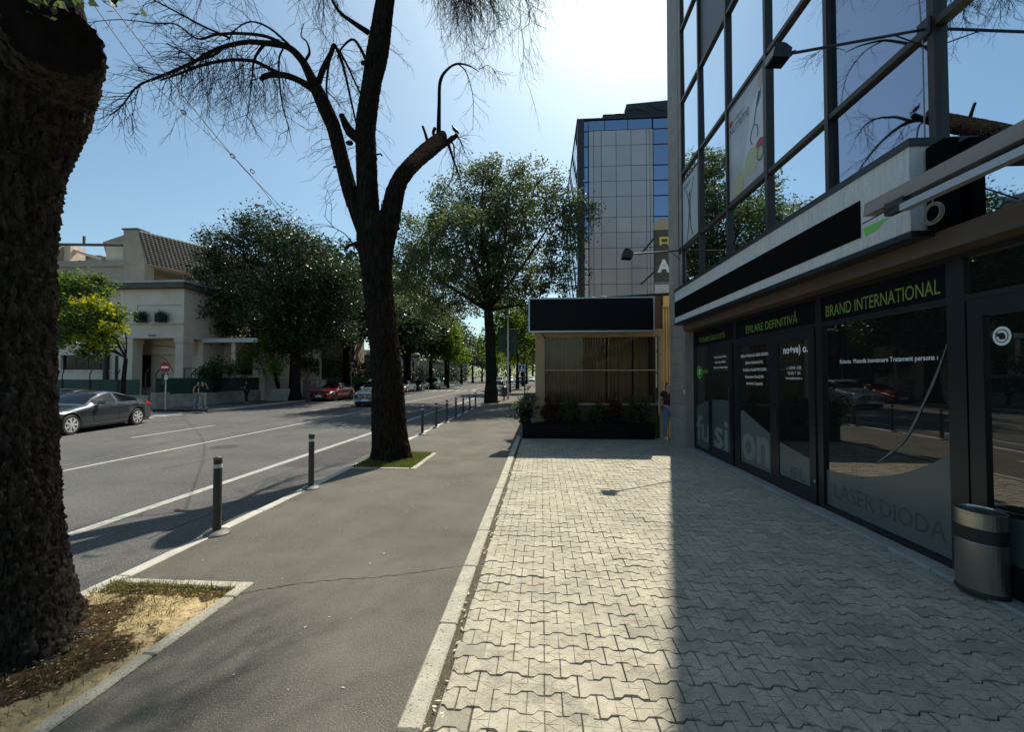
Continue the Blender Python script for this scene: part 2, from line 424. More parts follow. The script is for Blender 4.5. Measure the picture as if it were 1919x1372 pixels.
# kerbs: real stones
def stones(name, x0, x1, y0, y1, z0, z1, L, mat, gap=.006, seed=0, b=.012):
    mb = MB(); r = random.Random(seed); y = y0
    while y < y1:
        l = min(L, y1 - y); dz = r.uniform(-.003, .004); dx = r.uniform(-.004, .004)
        mb.bbox(x0 + dx, x1 + dx, y + gap / 2, y + l - gap / 2, z0, z1 + dz, b); y += L
    return structure(mb, name, mat)
stones('kerb', -4.12, -3.98, -6, 100, -.2, .012, .98, mt['kerb_white'], seed=1)
stones('kerb', -.80, -.66, .3, 13.3, -.2, .022, .98, mt['kerb'], seed=2)
stones('far_kerb', FARK - .14, FARK, 22.3, 160, -.2, .012, .98, mt['kerb_white'], seed=3)
stones('far_kerb', FARK - .14, FARK, -20, 14.0, -.2, .012, .98, mt['kerb_white'], seed=5)
# tree pit edging and soil
def edging(pit, seed):
    x0, x1, y0, y1 = pit; mb = MB(); r = random.Random(seed); w = .11
    for (a0, a1, b0, b1) in ((x1 - w, x1, y0, y1),):
        y = b0
        while y < b1 - .05:
            l = min(.75, b1 - y); mb.bbox(a0 + r.uniform(-.006, .006), a1 + r.uniform(-.006, .006), y + .005, y + l - .005, -.15, .018 + r.uniform(-.004, .004), .010); y += l
    for yy in (y0, y1 - .10):
        x = x0
        while x < x1 - w - .05:
            l = min(.62, x1 - w - x); mb.bbox(x + .004, x + l - .004, yy + r.uniform(-.006, .006), yy + .10 + r.uniform(-.006, .006), -.15, .016 + r.uniform(-.004, .004), .010); x += l
    return structure(mb, 'tree_pit_edging', mt['kerb'])
for i, p in enumerate(PITS): edging(p, 20 + i)
def soil_sheet(pit, mat, tree, nx=60, ny=100, hump=.10):
    x0, x1, y0, y1 = pit[0], pit[1] - .11, pit[2] + .1, pit[3] - .1
    X, Y = np.meshgrid(np.linspace(x0, x1, nx), np.linspace(y0, y1, ny)); V = np.zeros((nx * ny, 3))
    V[:, 0] = X.ravel(); V[:, 1] = Y.ravel()
    for i in range(nx * ny):
        x, y = V[i, 0], V[i, 1]; d = math.hypot(x - tree[0], y - tree[1])
        edge = min(x1 - x, y - y0, y1 - y, .25) / .25
        V[i, 2] = -.012 + edge * (hump * math.exp(-(d / .75) ** 2) + .022 * noise.fractal(Vector((x * 5, y * 5, 3)), 1, 2, 4) + .012 * noise.noise(Vector((x * 40, y * 40, 7))))
    q = np.array([(j * nx + i, j * nx + i + 1, (j + 1) * nx + i + 1, (j + 1) * nx + i) for j in range(ny - 1) for i in range(nx - 1)])
    o = np_mesh('soil', V, q, mat, smooth=True)
    du = []
    for x, y, z in V:
        d = math.hypot(x - tree[0], y - tree[1]); f = (d - .66) / .35 + 1.1 * noise.fractal(Vector((x * 2.6, y * 2.6, 8)), 1, 2, 4)
        f = min(f, (y1 - .12 - y) / .12 + .8 * noise.noise(Vector((x * 8, y * 8, 1)))); du.append(max(0, min(1, f)))
    at = o.data.attributes.new('dust', 'FLOAT', 'POINT'); at.data.foreach_set('value', np.array(du, np.float32))
    return tag(o, kind='structure')
T1 = (-3.78, 2.62); T2 = (-3.47, 9.42)
soil_sheet(PITS[0], mt['soil'], T1); soil_sheet(PITS[1], mt['soil'], T2, 40, 50, .06); soil_sheet(PITS[2], mt['soil'], (-3.6, 29.6), 16, 16, .02)
def near_soil():
    m_ = bpy.data.materials.new('soil_with_sawdust'); m_.use_nodes = True; nt = m_.node_tree; L = nt.links; p = nt.nodes['Principled BSDF']; p.inputs['Roughness'].default_value = 1; p.inputs['Specular IOR Level'].default_value = .05
    at = nt.nodes.new('ShaderNodeAttribute'); at.attribute_name = 'dust'; tc = nt.nodes.new('ShaderNodeTexCoord')
    def no(sc, d=5):
        n = nt.nodes.new('ShaderNodeTexNoise'); n.inputs['Scale'].default_value = sc; n.inputs['Detail'].default_value = d; n.inputs['Roughness'].default_value = .7; L.new(tc.outputs['Object'], n.inputs['Vector']); return n.outputs[0]
    def ramp(v, a, b, c0, c1):
        r = nt.nodes.new('ShaderNodeValToRGB'); r.color_ramp.elements[0].position = a; r.color_ramp.elements[1].position = b; r.color_ramp.elements[0].color = rgb(c0); r.color_ramp.elements[1].color = rgb(c1); L.new(v, r.inputs[0]); return r.outputs[0]
    dark = ramp(no(22), .35, .65, (.022, .015, .009), (.11, .072, .04)); light = ramp(no(14), .3, .62, (.25, .18, .09), (.55, .44, .25))
    s_ = nt.nodes.new('ShaderNodeMath'); s_.operation = 'ADD'; L.new(at.outputs['Fac'], s_.inputs[0]); L.new(no(34), s_.inputs[1])
    f = ramp(s_.outputs[0], .78, 1.12, (0, 0, 0), (1, 1, 1)); mx = nt.nodes.new('ShaderNodeMixRGB'); L.new(f, mx.inputs[0]); L.new(dark, mx.inputs[1]); L.new(light, mx.inputs[2]); L.new(mx.outputs[0], p.inputs['Base Color'])
    b = nt.nodes.new('ShaderNodeBump'); b.inputs['Strength'].default_value = 1; b.inputs['Distance'].default_value = .012; L.new(no(70, 4), b.inputs['Height']); L.new(b.outputs[0], p.inputs['Normal']); return m_
for o_ in [o for o in bpy.data.objects if o.name == 'soil']: o_.data.materials[0] = near_soil()
def blades(name, pts, mat, h0, h1, w, seed, lean=.6):
    r = np.random.RandomState(seed); n = len(pts); P = np.asarray(pts, float)
    a = r.rand(n) * 2 * PI; hh = h0 + (h1 - h0) * r.rand(n); ld = r.rand(n) * 2 * PI; ll = hh * lean * r.rand(n)
    dx = np.cos(a) * w / 2; dy = np.sin(a) * w / 2
    V = np.zeros((n, 4, 3)); V[:, :, :] = P[:, None, :]
    V[:, 0, 0] -= dx; V[:, 0, 1] -= dy; V[:, 1, 0] += dx; V[:, 1, 1] += dy
    V[:, 2, 0] += dx * .4 + np.cos(ld) * ll; V[:, 2, 1] += dy * .4 + np.sin(ld) * ll; V[:, 2, 2] += hh
    V[:, 3, 0] += -dx * .4 + np.cos(ld) * ll; V[:, 3, 1] += -dy * .4 + np.sin(ld) * ll; V[:, 3, 2] += hh
    return np_mesh(name, V.reshape(-1, 3), np.arange(n * 4).reshape(-1, 4), mat)
rr = random.Random(5); g1 = []; g2 = []; g3 = []
while len(g1) < 9000:
    x, y = rr.uniform(-4.0, -2.71), rr.uniform(8.58, 10.22); d = math.hypot(x - T2[0], y - T2[1])
    if d > .36 and noise.noise(Vector((x * 3, y * 3, 0))) > -.35: g1.append((x, y, .0 + .05 * math.exp(-(d / .75) ** 2)))
while len(g2) < 1900:
    x, y = rr.uniform(-4.0, -2.78), rr.uniform(1.35, 3.68); d = math.hypot(x - T1[0], y - T1[1])
    dens = max(0, (y - 3.3) / .4) * (1 if x < -3.2 or y > 3.35 else .7) + (.12 if d < 1.0 else .02)
    if d > .5 and rr.random() < dens * (noise.noise(Vector((x * 6, y * 6, 2))) + .55): g2.append((x, y, .0 + .09 * math.exp(-(d / .75) ** 2)))
blades_o = blades('grass', g1, mt['grass'], .02, .075, .007, 1); tag(blades_o, 'short sunlit green grass round the foot of the bare tree', 'grass', kind='stuff')
blades_o = blades('grass', g2, mt['grass_dry'], .015, .06, .006, 2, 1.1); tag(blades_o, 'dry sparse grass in the pit of the nearest tree', 'grass', kind='stuff')
# wood chips and dead leaves in the near pit
V = []; 
def flecks(name, n, area, sz, mat, seed, zf, label, cat, keep=lambda x, y: True):
    r = random.Random(seed); mb = MB(); k = 0
    while k < n:
        x, y = r.uniform(area[0], area[1]), r.uniform(area[2], area[3])
        if not keep(x, y): continue
        k += 1; a = r.random() * PI; s = r.uniform(sz[0], sz[1]); w = s * r.uniform(.18, .6); z = zf(x, y); t1 = r.uniform(0, .35) * s
        ca, sa = math.cos(a), math.sin(a)
        mb.quad((x - ca * s, y - sa * s, z), (x + sa * w, y - ca * w, z + t1 * .4), (x + ca * s, y + sa * s, z + t1), (x - sa * w, y + ca * w, z + .002))
    return tag(mb.build(name, mat), label, cat, kind='stuff')
mt['chip'] = M('wood_chip', (.50, .38, .19), (.12, .08, .04), rough=.9, scale=30, island=.5)
mt['litter'] = M('dry_leaf_litter', (.62, .56, .42), (.40, .33, .22), rough=.8, scale=20, island=.35)
pit_z = lambda x, y: .012 + .10 * math.exp(-(math.hypot(x - T1[0], y - T1[1]) / .75) ** 2)
flecks('wood_chips', 1300, (-4.0, -2.8, 1.35, 3.66), (.005, .014), mt['chip'], 3, pit_z, 'pale wood chips and sawdust spread over the near tree pit', 'wood chips', lambda x, y: math.hypot(x - T1[0], y - T1[1]) > .45)
flecks('leaf_litter', 110, (-3.95, -.85, 2.2, 13), (.006, .015), mt['litter'], 8, lambda x, y: .004, 'tiny dry leaf bits scattered over the asphalt pavement', 'litter', lambda x, y: not (x < -2.5 and (y < 3.9 or 8.4 < y < 10.4)))
flecks('leaf_litter', 120, (-.70, -.55, 2.0, 9), (.010, .026), mt['litter'], 9, lambda x, y: .002, 'dry leaf bits caught in the dirt strip along the kerb', 'litter')

# ---------------------------------------------------------------- interlocking pavers, every stone modelled
def paver_field():
    h1, h2 = .0885, .0595
    half = [(-.105, -h1), (-.068, -h1), (-.040, -h2), (.040, -h2), (.068, -h1), (.105, -h1)]
    ol = np.array(half + [(-x, -y) for x, y in half])
    n = 12; cx = ol * 0
    def shrink(p, d):
        q = p.copy(); q[:, 0] -= np.sign(p[:, 0]) * d * .5; q[:, 1] -= np.sign(p[:, 1]) * d; return q
    rings = [(shrink(ol, .0038), -.024), (shrink(ol, .0038), -.007), (shrink(ol, .0070), 0.0)]
    r = random.Random(11); Vs = []; Us = []; Ts = []; k = 0
    row = 0; y = .9
    while y < 13.4:
        xo = -.72 + (0.105 if row % 2 else 0)
        i = 0
        while True:
            x = xo + i * .21; i += 1
            if x > 4.0: break
            lo, hi = -.605 + r.gauss(0, .006), 3.852
            if x + .105 < lo + .03 or x - .105 > hi - .03: continue
            ty = r.random(); a = r.gauss(0, .007); zt = r.gauss(0, .0020); tx, tyy = r.gauss(0, .013), r.gauss(0, .018)
            jx, jy = r.gauss(0, .0014), r.gauss(0, .0014)
            wob = .010 * noise.noise(Vector((x * .9, y * .9, 0)))
            ca, sa = math.cos(a), math.sin(a); sc = 1
            for ri, (p, z) in enumerate(rings):
                px = p[:, 0] * ca - p[:, 1] * sa; py = p[:, 0] * sa + p[:, 1] * ca
                V = np.zeros((n, 3)); V[:, 0] = px + x + jx; V[:, 1] = py + y + jy
                V[:, 2] = z + zt + wob + px * tx + py * tyy
                V[:, 0] = np.clip(V[:, 0], lo + .004 * ri, hi - .004 * ri)
                if ri == 2: V[:, :2] += np.array([[r.gauss(0, .0009), r.gauss(0, .0009)] for _ in range(n)])
                Vs.append(V); Us.append(p)
            Ts.append(ty)
            k += 1
        y += h1 + h2; row += 1
    V = np.concatenate(Vs); U = np.concatenate(Us)
    me = bpy.data.meshes.new('pavers'); fs = []
    for b in range(k):
        o = b * 36
        for rr_ in range(2):
            for i in range(n):
                j = (i + 1) % n
                fs.append((o + rr_ * n + i, o + rr_ * n + j, o + rr_ * n + n + j, o + rr_ * n + n + i))
        fs.append(tuple(range(o + 24, o + 36)))
    me.from_pydata(V.tolist(), [], fs)
    at = me.attributes.new('puv', 'FLOAT_VECTOR', 'POINT'); UV = np.zeros((len(V), 3), np.float32); UV[:, :2] = U; at.data.foreach_set('vector', UV.ravel())
    at = me.attributes.new('pid', 'FLOAT', 'POINT'); at.data.foreach_set('value', np.repeat(np.array(Ts, np.float32), 36))
    mat = bpy.data.materials.new('paver_concrete'); mat.use_nodes = True; nt = mat.node_tree; L = nt.links; p = nt.nodes['Principled BSDF']; p.inputs['Roughness'].default_value = .9
    def nd(t, **kw):
        x = nt.nodes.new(t)
        for a_, b_ in kw.items(): setattr(x, a_, b_)
        return x
    def math_(op, a_, b_=None, clamp=False):
        x = nd('ShaderNodeMath', operation=op, use_clamp=clamp)
        for s_, v_ in enumerate((a_, b_)):
            if v_ is None: continue
            if isinstance(v_, (int, float)): x.inputs[s_].default_value = v_
            else: L.new(v_, x.inputs[s_])
        return x.outputs[0]
    ua = nd('ShaderNodeAttribute', attribute_name='puv'); ia = nd('ShaderNodeAttribute', attribute_name='pid')
    sx = nd('ShaderNodeSeparateXYZ'); L.new(ua.outputs['Vector'], sx.inputs[0])
    ax = math_('ABSOLUTE', sx.outputs[0]); ay = math_('ABSOLUTE', sx.outputs[1])
    # moulded lines: an envelope diamond, a middle line, an end cross
    l1 = math_('ABSOLUTE', math_('SUBTRACT', math_('ADD', math_('MULTIPLY', ax, .60), ay), .056))
    l2 = ay
    l3 = ax
    g1 = math_('SUBTRACT', 1.0, math_('DIVIDE', math_('MINIMUM', math_('MINIMUM', l1, l2), l3), .0036), True)
    tc = nd('ShaderNodeTexCoord')
    def noi(scale, det, off=0, rough=.6):
        x = nd('ShaderNodeTexNoise'); x.inputs['Scale'].default_value = scale; x.inputs['Detail'].default_value = det; x.inputs['Roughness'].default_value = rough
        if off:
            mp = nd('ShaderNodeMapping'); mp.inputs['Location'].default_value = (off, off, off); L.new(tc.outputs['Object'], mp.inputs[0]); L.new(mp.outputs[0], x.inputs['Vector'])
        else: L.new(tc.outputs['Object'], x.inputs['Vector'])
        return x.outputs[0]
    n1 = noi(1.1, 5); n2 = noi(38, 5); n3 = noi(260, 3); n4 = noi(7, 4, 5)
    wear = math_('MULTIPLY', math_('SUBTRACT', noi(9, 3, 9), .40), 5.0, True)
    pw = math_('GREATER_THAN', ia.outputs['Fac'], .10)
    groove = math_('MULTIPLY', math_('MULTIPLY', g1, wear), pw)
    cr = nd('ShaderNodeValToRGB'); cr.color_ramp.elements[0].position = .28; cr.color_ramp.elements[1].position = .72
    cr.color_ramp.elements[0].color = (.255, .232, .178, 1); cr.color_ramp.elements[1].color = (.52, .475, .37, 1)
    mixn = math_('ADD', math_('MULTIPLY', n1, .45), math_('MULTIPLY', n4, .55)); L.new(mixn, cr.inputs[0])
    hs = nd('ShaderNodeHueSaturation'); L.new(cr.outputs[0], hs.inputs['Color'])
    mr = nd('ShaderNodeMapRange'); mr.inputs['To Min'].default_value = .90; mr.inputs['To Max'].default_value = 1.08; L.new(ia.outputs['Fac'], mr.inputs[0]); L.new(mr.outputs[0], hs.inputs['Value'])
    def mix(fac, c_in, c2, kind='MIX'):
        x = nd('ShaderNodeMixRGB', blend_type=kind); L.new(fac, x.inputs[0]); L.new(c_in, x.inputs[1])
        if isinstance(c2, tuple): x.inputs[2].default_value = c2
        else: L.new(c2, x.inputs[2])
        return x.outputs[0]
    c = mix(math_('MULTIPLY', groove, .72), hs.outputs[0], (.12, .105, .08, 1))
    sp = math_('MULTIPLY', math_('SUBTRACT', n3, .60), 9, True); c = mix(math_('MULTIPLY', sp, .70), c, (.13, .12, .10, 1))
    sp2 = math_('MULTIPLY', math_('SUBTRACT', n2, .60), 8, True); c = mix(math_('MULTIPLY', sp2, .62), c, (.17, .15, .12, 1))
    rougher = math_('MULTIPLY', math_('SUBTRACT', .07, ia.outputs['Fac']), 30, True)
    patch = math_('MULTIPLY', math_('SUBTRACT', noi(2.3, 5, 21, .7), .56), 12, True)
    rougher = math_('MAXIMUM', math_('MULTIPLY', rougher, .5), math_('MULTIPLY', patch, .6))
    sp3 = math_('MULTIPLY', math_('SUBTRACT', n3, .50), 8, True); c = mix(math_('MULTIPLY', rougher, sp3), c, (.13, .12, .10, 1))
    sp4 = math_('MULTIPLY', math_('SUBTRACT', noi(330, 2, 3), .62), 10, True); c = mix(math_('MULTIPLY', rougher, sp4), c, (.55, .52, .46, 1))
    sp5 = math_('MULTIPLY', math_('SUBTRACT', noi(90, 4, 13, .75), .52), 6, True); c = mix(math_('MULTIPLY', sp5, .60), c, (.15, .135, .105, 1))
    ed = math_('MULTIPLY', math_('SUBTRACT', math_('ADD', math_('MAXIMUM', math_('DIVIDE', ax, .105), math_('DIVIDE', ay, .088)), math_('MULTIPLY', n2, .5)), 1.13), 5, True); c = mix(math_('MULTIPLY', ed, .55), c, (.12, .105, .078, 1))
    L.new(c, p.inputs['Base Color'])
    hgt = math_('SUBTRACT', math_('ADD', math_('MULTIPLY', n2, .35), math_('MULTIPLY', n3, math_('ADD', .18, math_('MULTIPLY', rougher, 1.2)))), math_('MULTIPLY', groove, .55))
    b = nd('ShaderNodeBump'); b.inputs['Strength'].default_value = 1.0; b.inputs['Distance'].default_value = .008
    L.new(hgt, b.inputs['Height']); L.new(b.outputs[0], p.inputs['Normal'])
    me.materials.append(mat)
    o = bpy.data.objects.new('paver_forecourt', me); COL.objects.link(o); tag(o, kind='structure')
paver_field()
m = MB(); m.quad((-.68, .3, -.012), (3.90, .3, -.012), (3.90, 13.4, -.012), (-.68, 13.4, -.012)); structure(m, 'paver_bedding', mt['joint'])
# ================================================================= OFFICE BUILDING (right)
XU, XS = 3.90, 4.08                                    # upper glass plane, shopfront plane
YF = 12.80                                             # far end wall
ob = wthing('office_building', 'dark glass office building with tiled corner pier and ground floor salon on the right', 'building', (8, 0, 0))
MY = [11.87 - 1.51 * k for k in range(0, 13)]          # mullions
TZ = [5.42, 7.50, 9.52, 11.56, 13.6, 15.64, 17.68, 19.7]
m = MB(); m.box(4.2, 18, -16, YF - .02, 0.02, 20.4); m.build('wall', mt['concrete'], ob)
# tile clad pier and end wall, every tile a slab
m = MB(); rt = random.Random(2)
m.mi = 1; m.box(3.855, 4.19, 11.66, YF - .012, 0.0, 20.5); m.mi = 0
z = 0.0
while z < 20.3:
    for k in range(3):
        y0 = 11.655 + k * .385
        m.box(3.838, 3.856, y0 + .004, y0 + .381, z + .004, z + .376)
    for k in range(36):
        x0 = 3.838 + k * .4
        m.box(x0 + .004, x0 + .396, YF - .012, YF + .004, z + .004, z + .376)
    z += .38
m.build('tile_cladding', [mt['tile_face'], mt['joint_dark']], ob)
m = MB(); m.box(3.845, 4.2, 11.452, 11.652, 0.0, 3.34); m.build('concrete_reveal', mt['concrete'], ob)
# mullion grid
m = MB()
for i, y in enumerate(MY):
    m.box(XU - .065, XU + .05, y - .035, y + .035, 3.36 if y < 4.6 else 4.2, 20.4)
for z in TZ:
    ys = [11.835] + [c for y in MY[1:] for c in (y + .035, y - .035)]
    for a, b in zip(ys[0::2], ys[1::2]): m.box(XU - .055, XU + .05, b, a, z - .035, z + .035)
m.build('mullion_grid', mt['mullion'], ob)
rp = random.Random(31)
rows = [4.2] + TZ
for i in range(len(MY) - 1):
    y1, y0 = MY[i] - .035, MY[i + 1] + .035
    for j in range(len(rows)):
        z0 = (rows[j] + (.035 if j else 0)); z1 = (rows[j + 1] - .035) if j + 1 < len(rows) else 20.4
        if j == 0 and y1 < 4.5: z0 = 3.36
        if i >= 9 and j > 3: continue
        t1, t2 = rp.gauss(0, .0022), rp.gauss(0, .0022)
        mb = MB(); x = XU
        mb.prism([(x + t1, y0, z0), (x - t1 + t2, y1, z0), (x - t1 - t2, y1, z1), (x + t1 - t2 * .5, y0, z1)], (.012, 0, 0))
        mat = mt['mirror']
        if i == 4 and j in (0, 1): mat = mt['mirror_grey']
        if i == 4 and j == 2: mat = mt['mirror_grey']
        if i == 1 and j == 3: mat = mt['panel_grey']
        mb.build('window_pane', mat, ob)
# soffit beam above the shop
m = MB(); m.box(3.80, XS - .012, -16, 11.45, 3.14, 3.335); m.mi = 1; m.box(3.86, XS + .1, -16, 11.44, 3.335, 3.358)
m.build('soffit_beam', [mt['beam_brown'], mt['frame_dark']], ob)
# step
m = MB(); y = -8
while y < 11.4:
    l = min(.52, 11.45 - y); m.bbox(3.86, 4.14, y + .004, y + l - .004, -.05, .035, .004); y += .52
m.build('step', mt['granite'], ob)
# shopfront frames; bays given far to near
m = MB(); F = MB()
def vbar(y0, y1, z0=.035, z1=2.70, x0=XS - .03, x1=XS + .06): m.box(x0, x1, y0, y1, z0, z1)
for (a, b) in ((11.37, 11.44), (8.98, 9.10), (6.33, 6.46), (4.28, 4.46)): vbar(a, b, z1=3.14)
vbar(10.40, 10.47, z1=2.665)
for (a, b) in ((3.62, 3.72), (1.6, 1.75), (-.6, -.45), (-3, -2.8), (-6, -5.8)): vbar(a, b, z1=3.14)
SB = [(10.47, 11.37), (9.10, 10.40), (6.46, 8.98), (4.46, 6.33), (3.72, 4.28), (1.75, 3.62), (-.45, 1.6), (-2.8, -.6), (-5.8, -3)]
for a, b in SB:
    m.box(XS - .028, XS + .05, a, b, 2.665, 2.725); m.box(XS - .028, XS + .05, a, b, 3.08, 3.14); m.box(XS - .028, XS + .05, a, b, .035, .10)
m.build('shop_frame', mt['frame_dark'], ob)
# fascia panels with the green writing
fb = MB()
for a, b in [(9.10, 11.37)] + SB[2:4]: fb.box(XS + .0, XS + .012, a, b, 2.725, 3.08)
fas = fb.build('fascia_panel', mt['black_gloss'], ob)
fb = MB(); fb.box(XS + .0, XS + .012, 3.72, 4.28, 2.725, 3.08); fb.box(XS + .0, XS + .012, 1.75, 3.62, 2.725, 3.08); fb.box(XS, XS + .012, -5.8, 1.6, 2.725, 3.08); fb.build('transom_glass', mt['shop_glass'], ob)
LX = XS - .003
def ft(s, y_left, z, w, h, mat, par, bold=.012, x=LX): return text(s, (x, y_left, z), (0, -1, 0), (0, 0, 1), mat, par, w=w, h=h, bold=bold)
ft('TESTARE GRATUITĂ', 11.12, 2.80, 1.55, .16, mt['green_text'], fas, 0)
ft('EPILARE DEFINITIVĂ', 8.62, 2.79, 1.68, .20, mt['green_text'], fas, 0)
ft('BRAND INTERNATIONAL', 6.27, 2.79, 1.72, .16, mt['green_text'], fas, 0.002)
def pane(a, b, z0=.10, z1=2.665, name='shop_window', x=XS + .01, par=None):
    mb = MB(); mb.box(x, x + .012, a, b, z0, z1); return mb.build(name, mt['shop_glass'], par or ob)
def film(par, pts, mat, x=XS + .006):
    mb = MB(); mb.prism([(x, y, z) for y, z in pts], (.0035, 0, 0)); return mb.build('frosted_film', mat, par)
G1 = XS + .0055
# bay 1 narrow fixed light
p1 = pane(10.47, 11.37)
film(p1, [(11.36, .11), (10.48, .11), (10.48, 1.34), (10.8, 1.29), (11.1, 1.21), (11.36, 1.12)], mt['film_teal'])
ft('fu', 11.34, .28, .82, .64, mt['film_letter'], p1, .02, G1 - .002)
mb = MB()
for k in range(40):
    a0, a1 = 2 * PI * k / 40, 2 * PI * (k + 1) / 40
    if 1.2 < k / 40 * 8 < 2.0: continue
    mb.quad(*[(G1 - .002, 11.11 - math.cos(a) * r_, 2.04 + math.sin(a) * r_) for a, r_ in ((a0, .135), (a1, .135), (a1, .172), (a0, .172))])
mb.poly([(G1 - .002, 11.11 - .10 * math.cos(2 * PI * k / 28), 2.04 + .10 * math.sin(2 * PI * k / 28)) for k in range(28)])
mb.build('emblem', mt['green_bright'], p1)
ft('new', 11.18, 2.06, .14, .04, mt['white_text'], p1, .02, G1 - .004); ft('beauty', 11.18, 2.00, .14, .04, mt['white_text'], p1, .01, G1 - .004)
ft('point', 10.92, 1.97, .40, .15, mt['green_text'], p1, .02, G1 - .002)
# doors
def shop_door(y0, y1, handle=True):
    d = MB()
    d.box(XS - .05, XS - .002, y0, y0 + .14, .045, 2.66); d.box(XS - .05, XS - .002, y1 - .14, y1, .045, 2.66)
    d.box(XS - .05, XS - .002, y0 + .14, y1 - .14, .045, .26); d.box(XS - .05, XS - .002, y0 + .14, y1 - .14, 2.50, 2.66)
    o = d.build('shop_door', mt['frame_dark'], ob)
    mb = MB(); mb.box(XS - .03, XS - .018, y0 + .14, y1 - .14, .26, 2.50); mb.build('door_pane', mt['shop_glass'], o)
    if handle:
        hb = MB(); yy = y1 - .07
        hb.bbox(XS - .062, XS - .05, yy - .022, yy + .022, 1.02, 1.32, .003); hb.tube([(XS - .06, yy, 1.24), (XS - .10, yy, 1.24), (XS - .10, yy - .13, 1.235)], .011, 8)
        hb.build('door_handle', mt['black_plastic'], o)
    return o
GD = XS - .0315
d1 = shop_door(9.14, 10.38, False)
film(d1, [(10.23, .27), (9.29, .27), (9.29, 1.40), (9.75, 1.41), (10.23, 1.37)], mt['film_teal'], GD - .004)
ft('si', 10.11, .28, .72, .66, mt['film_letter'], d1, .02, GD - .006)
for s, z, w in (('Masaj Sculptural Facial', 2.34, .62), ('Masaj Lifting KOBIDO', 2.22, .56), ('Tratamente Faciale Antiage', 2.10, .74)): ft(s, 9.76 + w / 2, z, w, .062, mt['white_text'], d1, .012, GD - .005)
hb = MB(); hb.tube([(XS - .09, 9.215, .9), (XS - .09, 9.215, 1.7)], .012, 8); hb.tube([(XS - .05, 9.215, .95), (XS - .09, 9.215, .95)], .008, 6); hb.tube([(XS - .05, 9.215, 1.65), (XS - .09, 9.215, 1.65)], .008, 6)
hb.build('door_handle', mt['dark_metal'], d1)
# bay 2: fixed light beside the door with the handle
f2 = MB(); f2.box(XS - .045, XS - .002, 8.84, 8.975, .10, 2.66); f2.box(XS - .045, XS - .002, 7.58, 7.70, .10, 2.66); f2.box(XS - .045, XS - .002, 7.70, 8.84, 2.53, 2.66); f2.box(XS - .045, XS - .002, 7.70, 8.84, .10, .20)
f2.build('shop_frame', mt['frame_dark'], ob)
p2 = pane(7.70, 8.84, .20, 2.53, x=XS - .02)
gx = XS - .0245
film(p2, [(8.835, .21), (7.705, .21), (7.705, .90), (8.68, 1.23), (8.835, 1.22)], mt['film'], gx)
ft('on', 8.80, .28, 1.04, .54, mt['film_letter'], p2, .03, gx - .003)
tp = MB(); tp.prism([(gx - .002, 8.82, 1.24), (gx - .002, 8.64, 1.215), (gx - .002, 8.50, 1.12), (gx - .002, 8.55, 1.17), (gx - .002, 8.70, 1.255)], (.001, 0, 0)); tp.build('torn_film', mt['tape'], p2)
for s, z, w in (('Epilare Definitivă LASER DIODA', 2.30, 1.02), ('Epilare Definitivă IPL', 2.16, .66), ('Curățare Facială PRO SKIN', 2.02, .86), ('Rejuvenare Facială IPL', 1.885, .70), ('atamente Corporale', 1.755, .60)): ft(s, 8.27 + w / 2, z, w, .078, mt['white_text'], p2, .014, gx - .003)
d2 = shop_door(6.47, 7.575)
film(d2, [(7.43, .27), (6.615, .27), (6.615, .70), (7.0, .90), (7.43, 1.02)][:2] + [(6.615, .68), (7.43, .82)], mt['film'], GD - .004)
ft('IPL', 7.12, .30, .38, .18, mt['film_letter_dark'], d2, .01, GD - .006)
ft('no+ve) o.', 7.28, 2.27, .64, .17, mt['white_text'], d2, .03, GD - .004)
for s, z, w in (('L - D 09:00 - 21:00', 2.05, .38), ('Tel: 072  7   234', 1.965, .34), ('floreasca@nomasvello.ro', 1.88, .44)): ft(s, 7.0 + w / 2, z, w, .05, mt['white_text'], d2, .012, GD - .004)
hb = MB(); hb.bbox(XS - .07, XS - .05, 6.46, 6.50, .36, .42, .004); hb.build('door_hinge', mt['steel'], d2)
# bay 3 large window
p3 = pane(4.46, 6.33)
arc = [(6.32, .60), (6.05, .61), (5.79, .64), (5.6, .67), (5.44, .71), (5.28, .755), (5.13, .81), (4.98, .875), (4.85, .94), (4.72, 1.01), (4.61, 1.08), (4.47, 1.19)]
film(p3, [(4.47, .11), (6.32, .11)] + arc, mt['film'])
ft('LASER DIODA', 6.17, .25, 1.62, .21, mt['film_letter_dark'], p3, .012, XS + .0045)
ft('ficienta  Metoda inovatoare Tratament persona ı', 6.02, 2.095, 1.42, .075, mt['white_text'], p3, .014, XS + .0045)
tp = MB(); q = [(4.49, 2.29), (4.57, 2.08), (4.67, 1.85), (4.77, 1.66), (4.86, 1.48), (4.97, 1.29), (5.06, 1.17), (5.24, 1.02), (5.42, .87)]; ww = [.005, .012, .018, .014, .016, .02, .014, .022, .006]
for i in range(len(q) - 1):
    (ya, za), (yb, zb) = q[i], q[i + 1]
    tp.quad((XS + .004, ya - ww[i], za), (XS + .004, ya + ww[i], za), (XS + .004, yb + ww[i + 1], zb), (XS + .004, yb - ww[i + 1], zb))
tp.build('tape_strip', mt['tape'], p3)
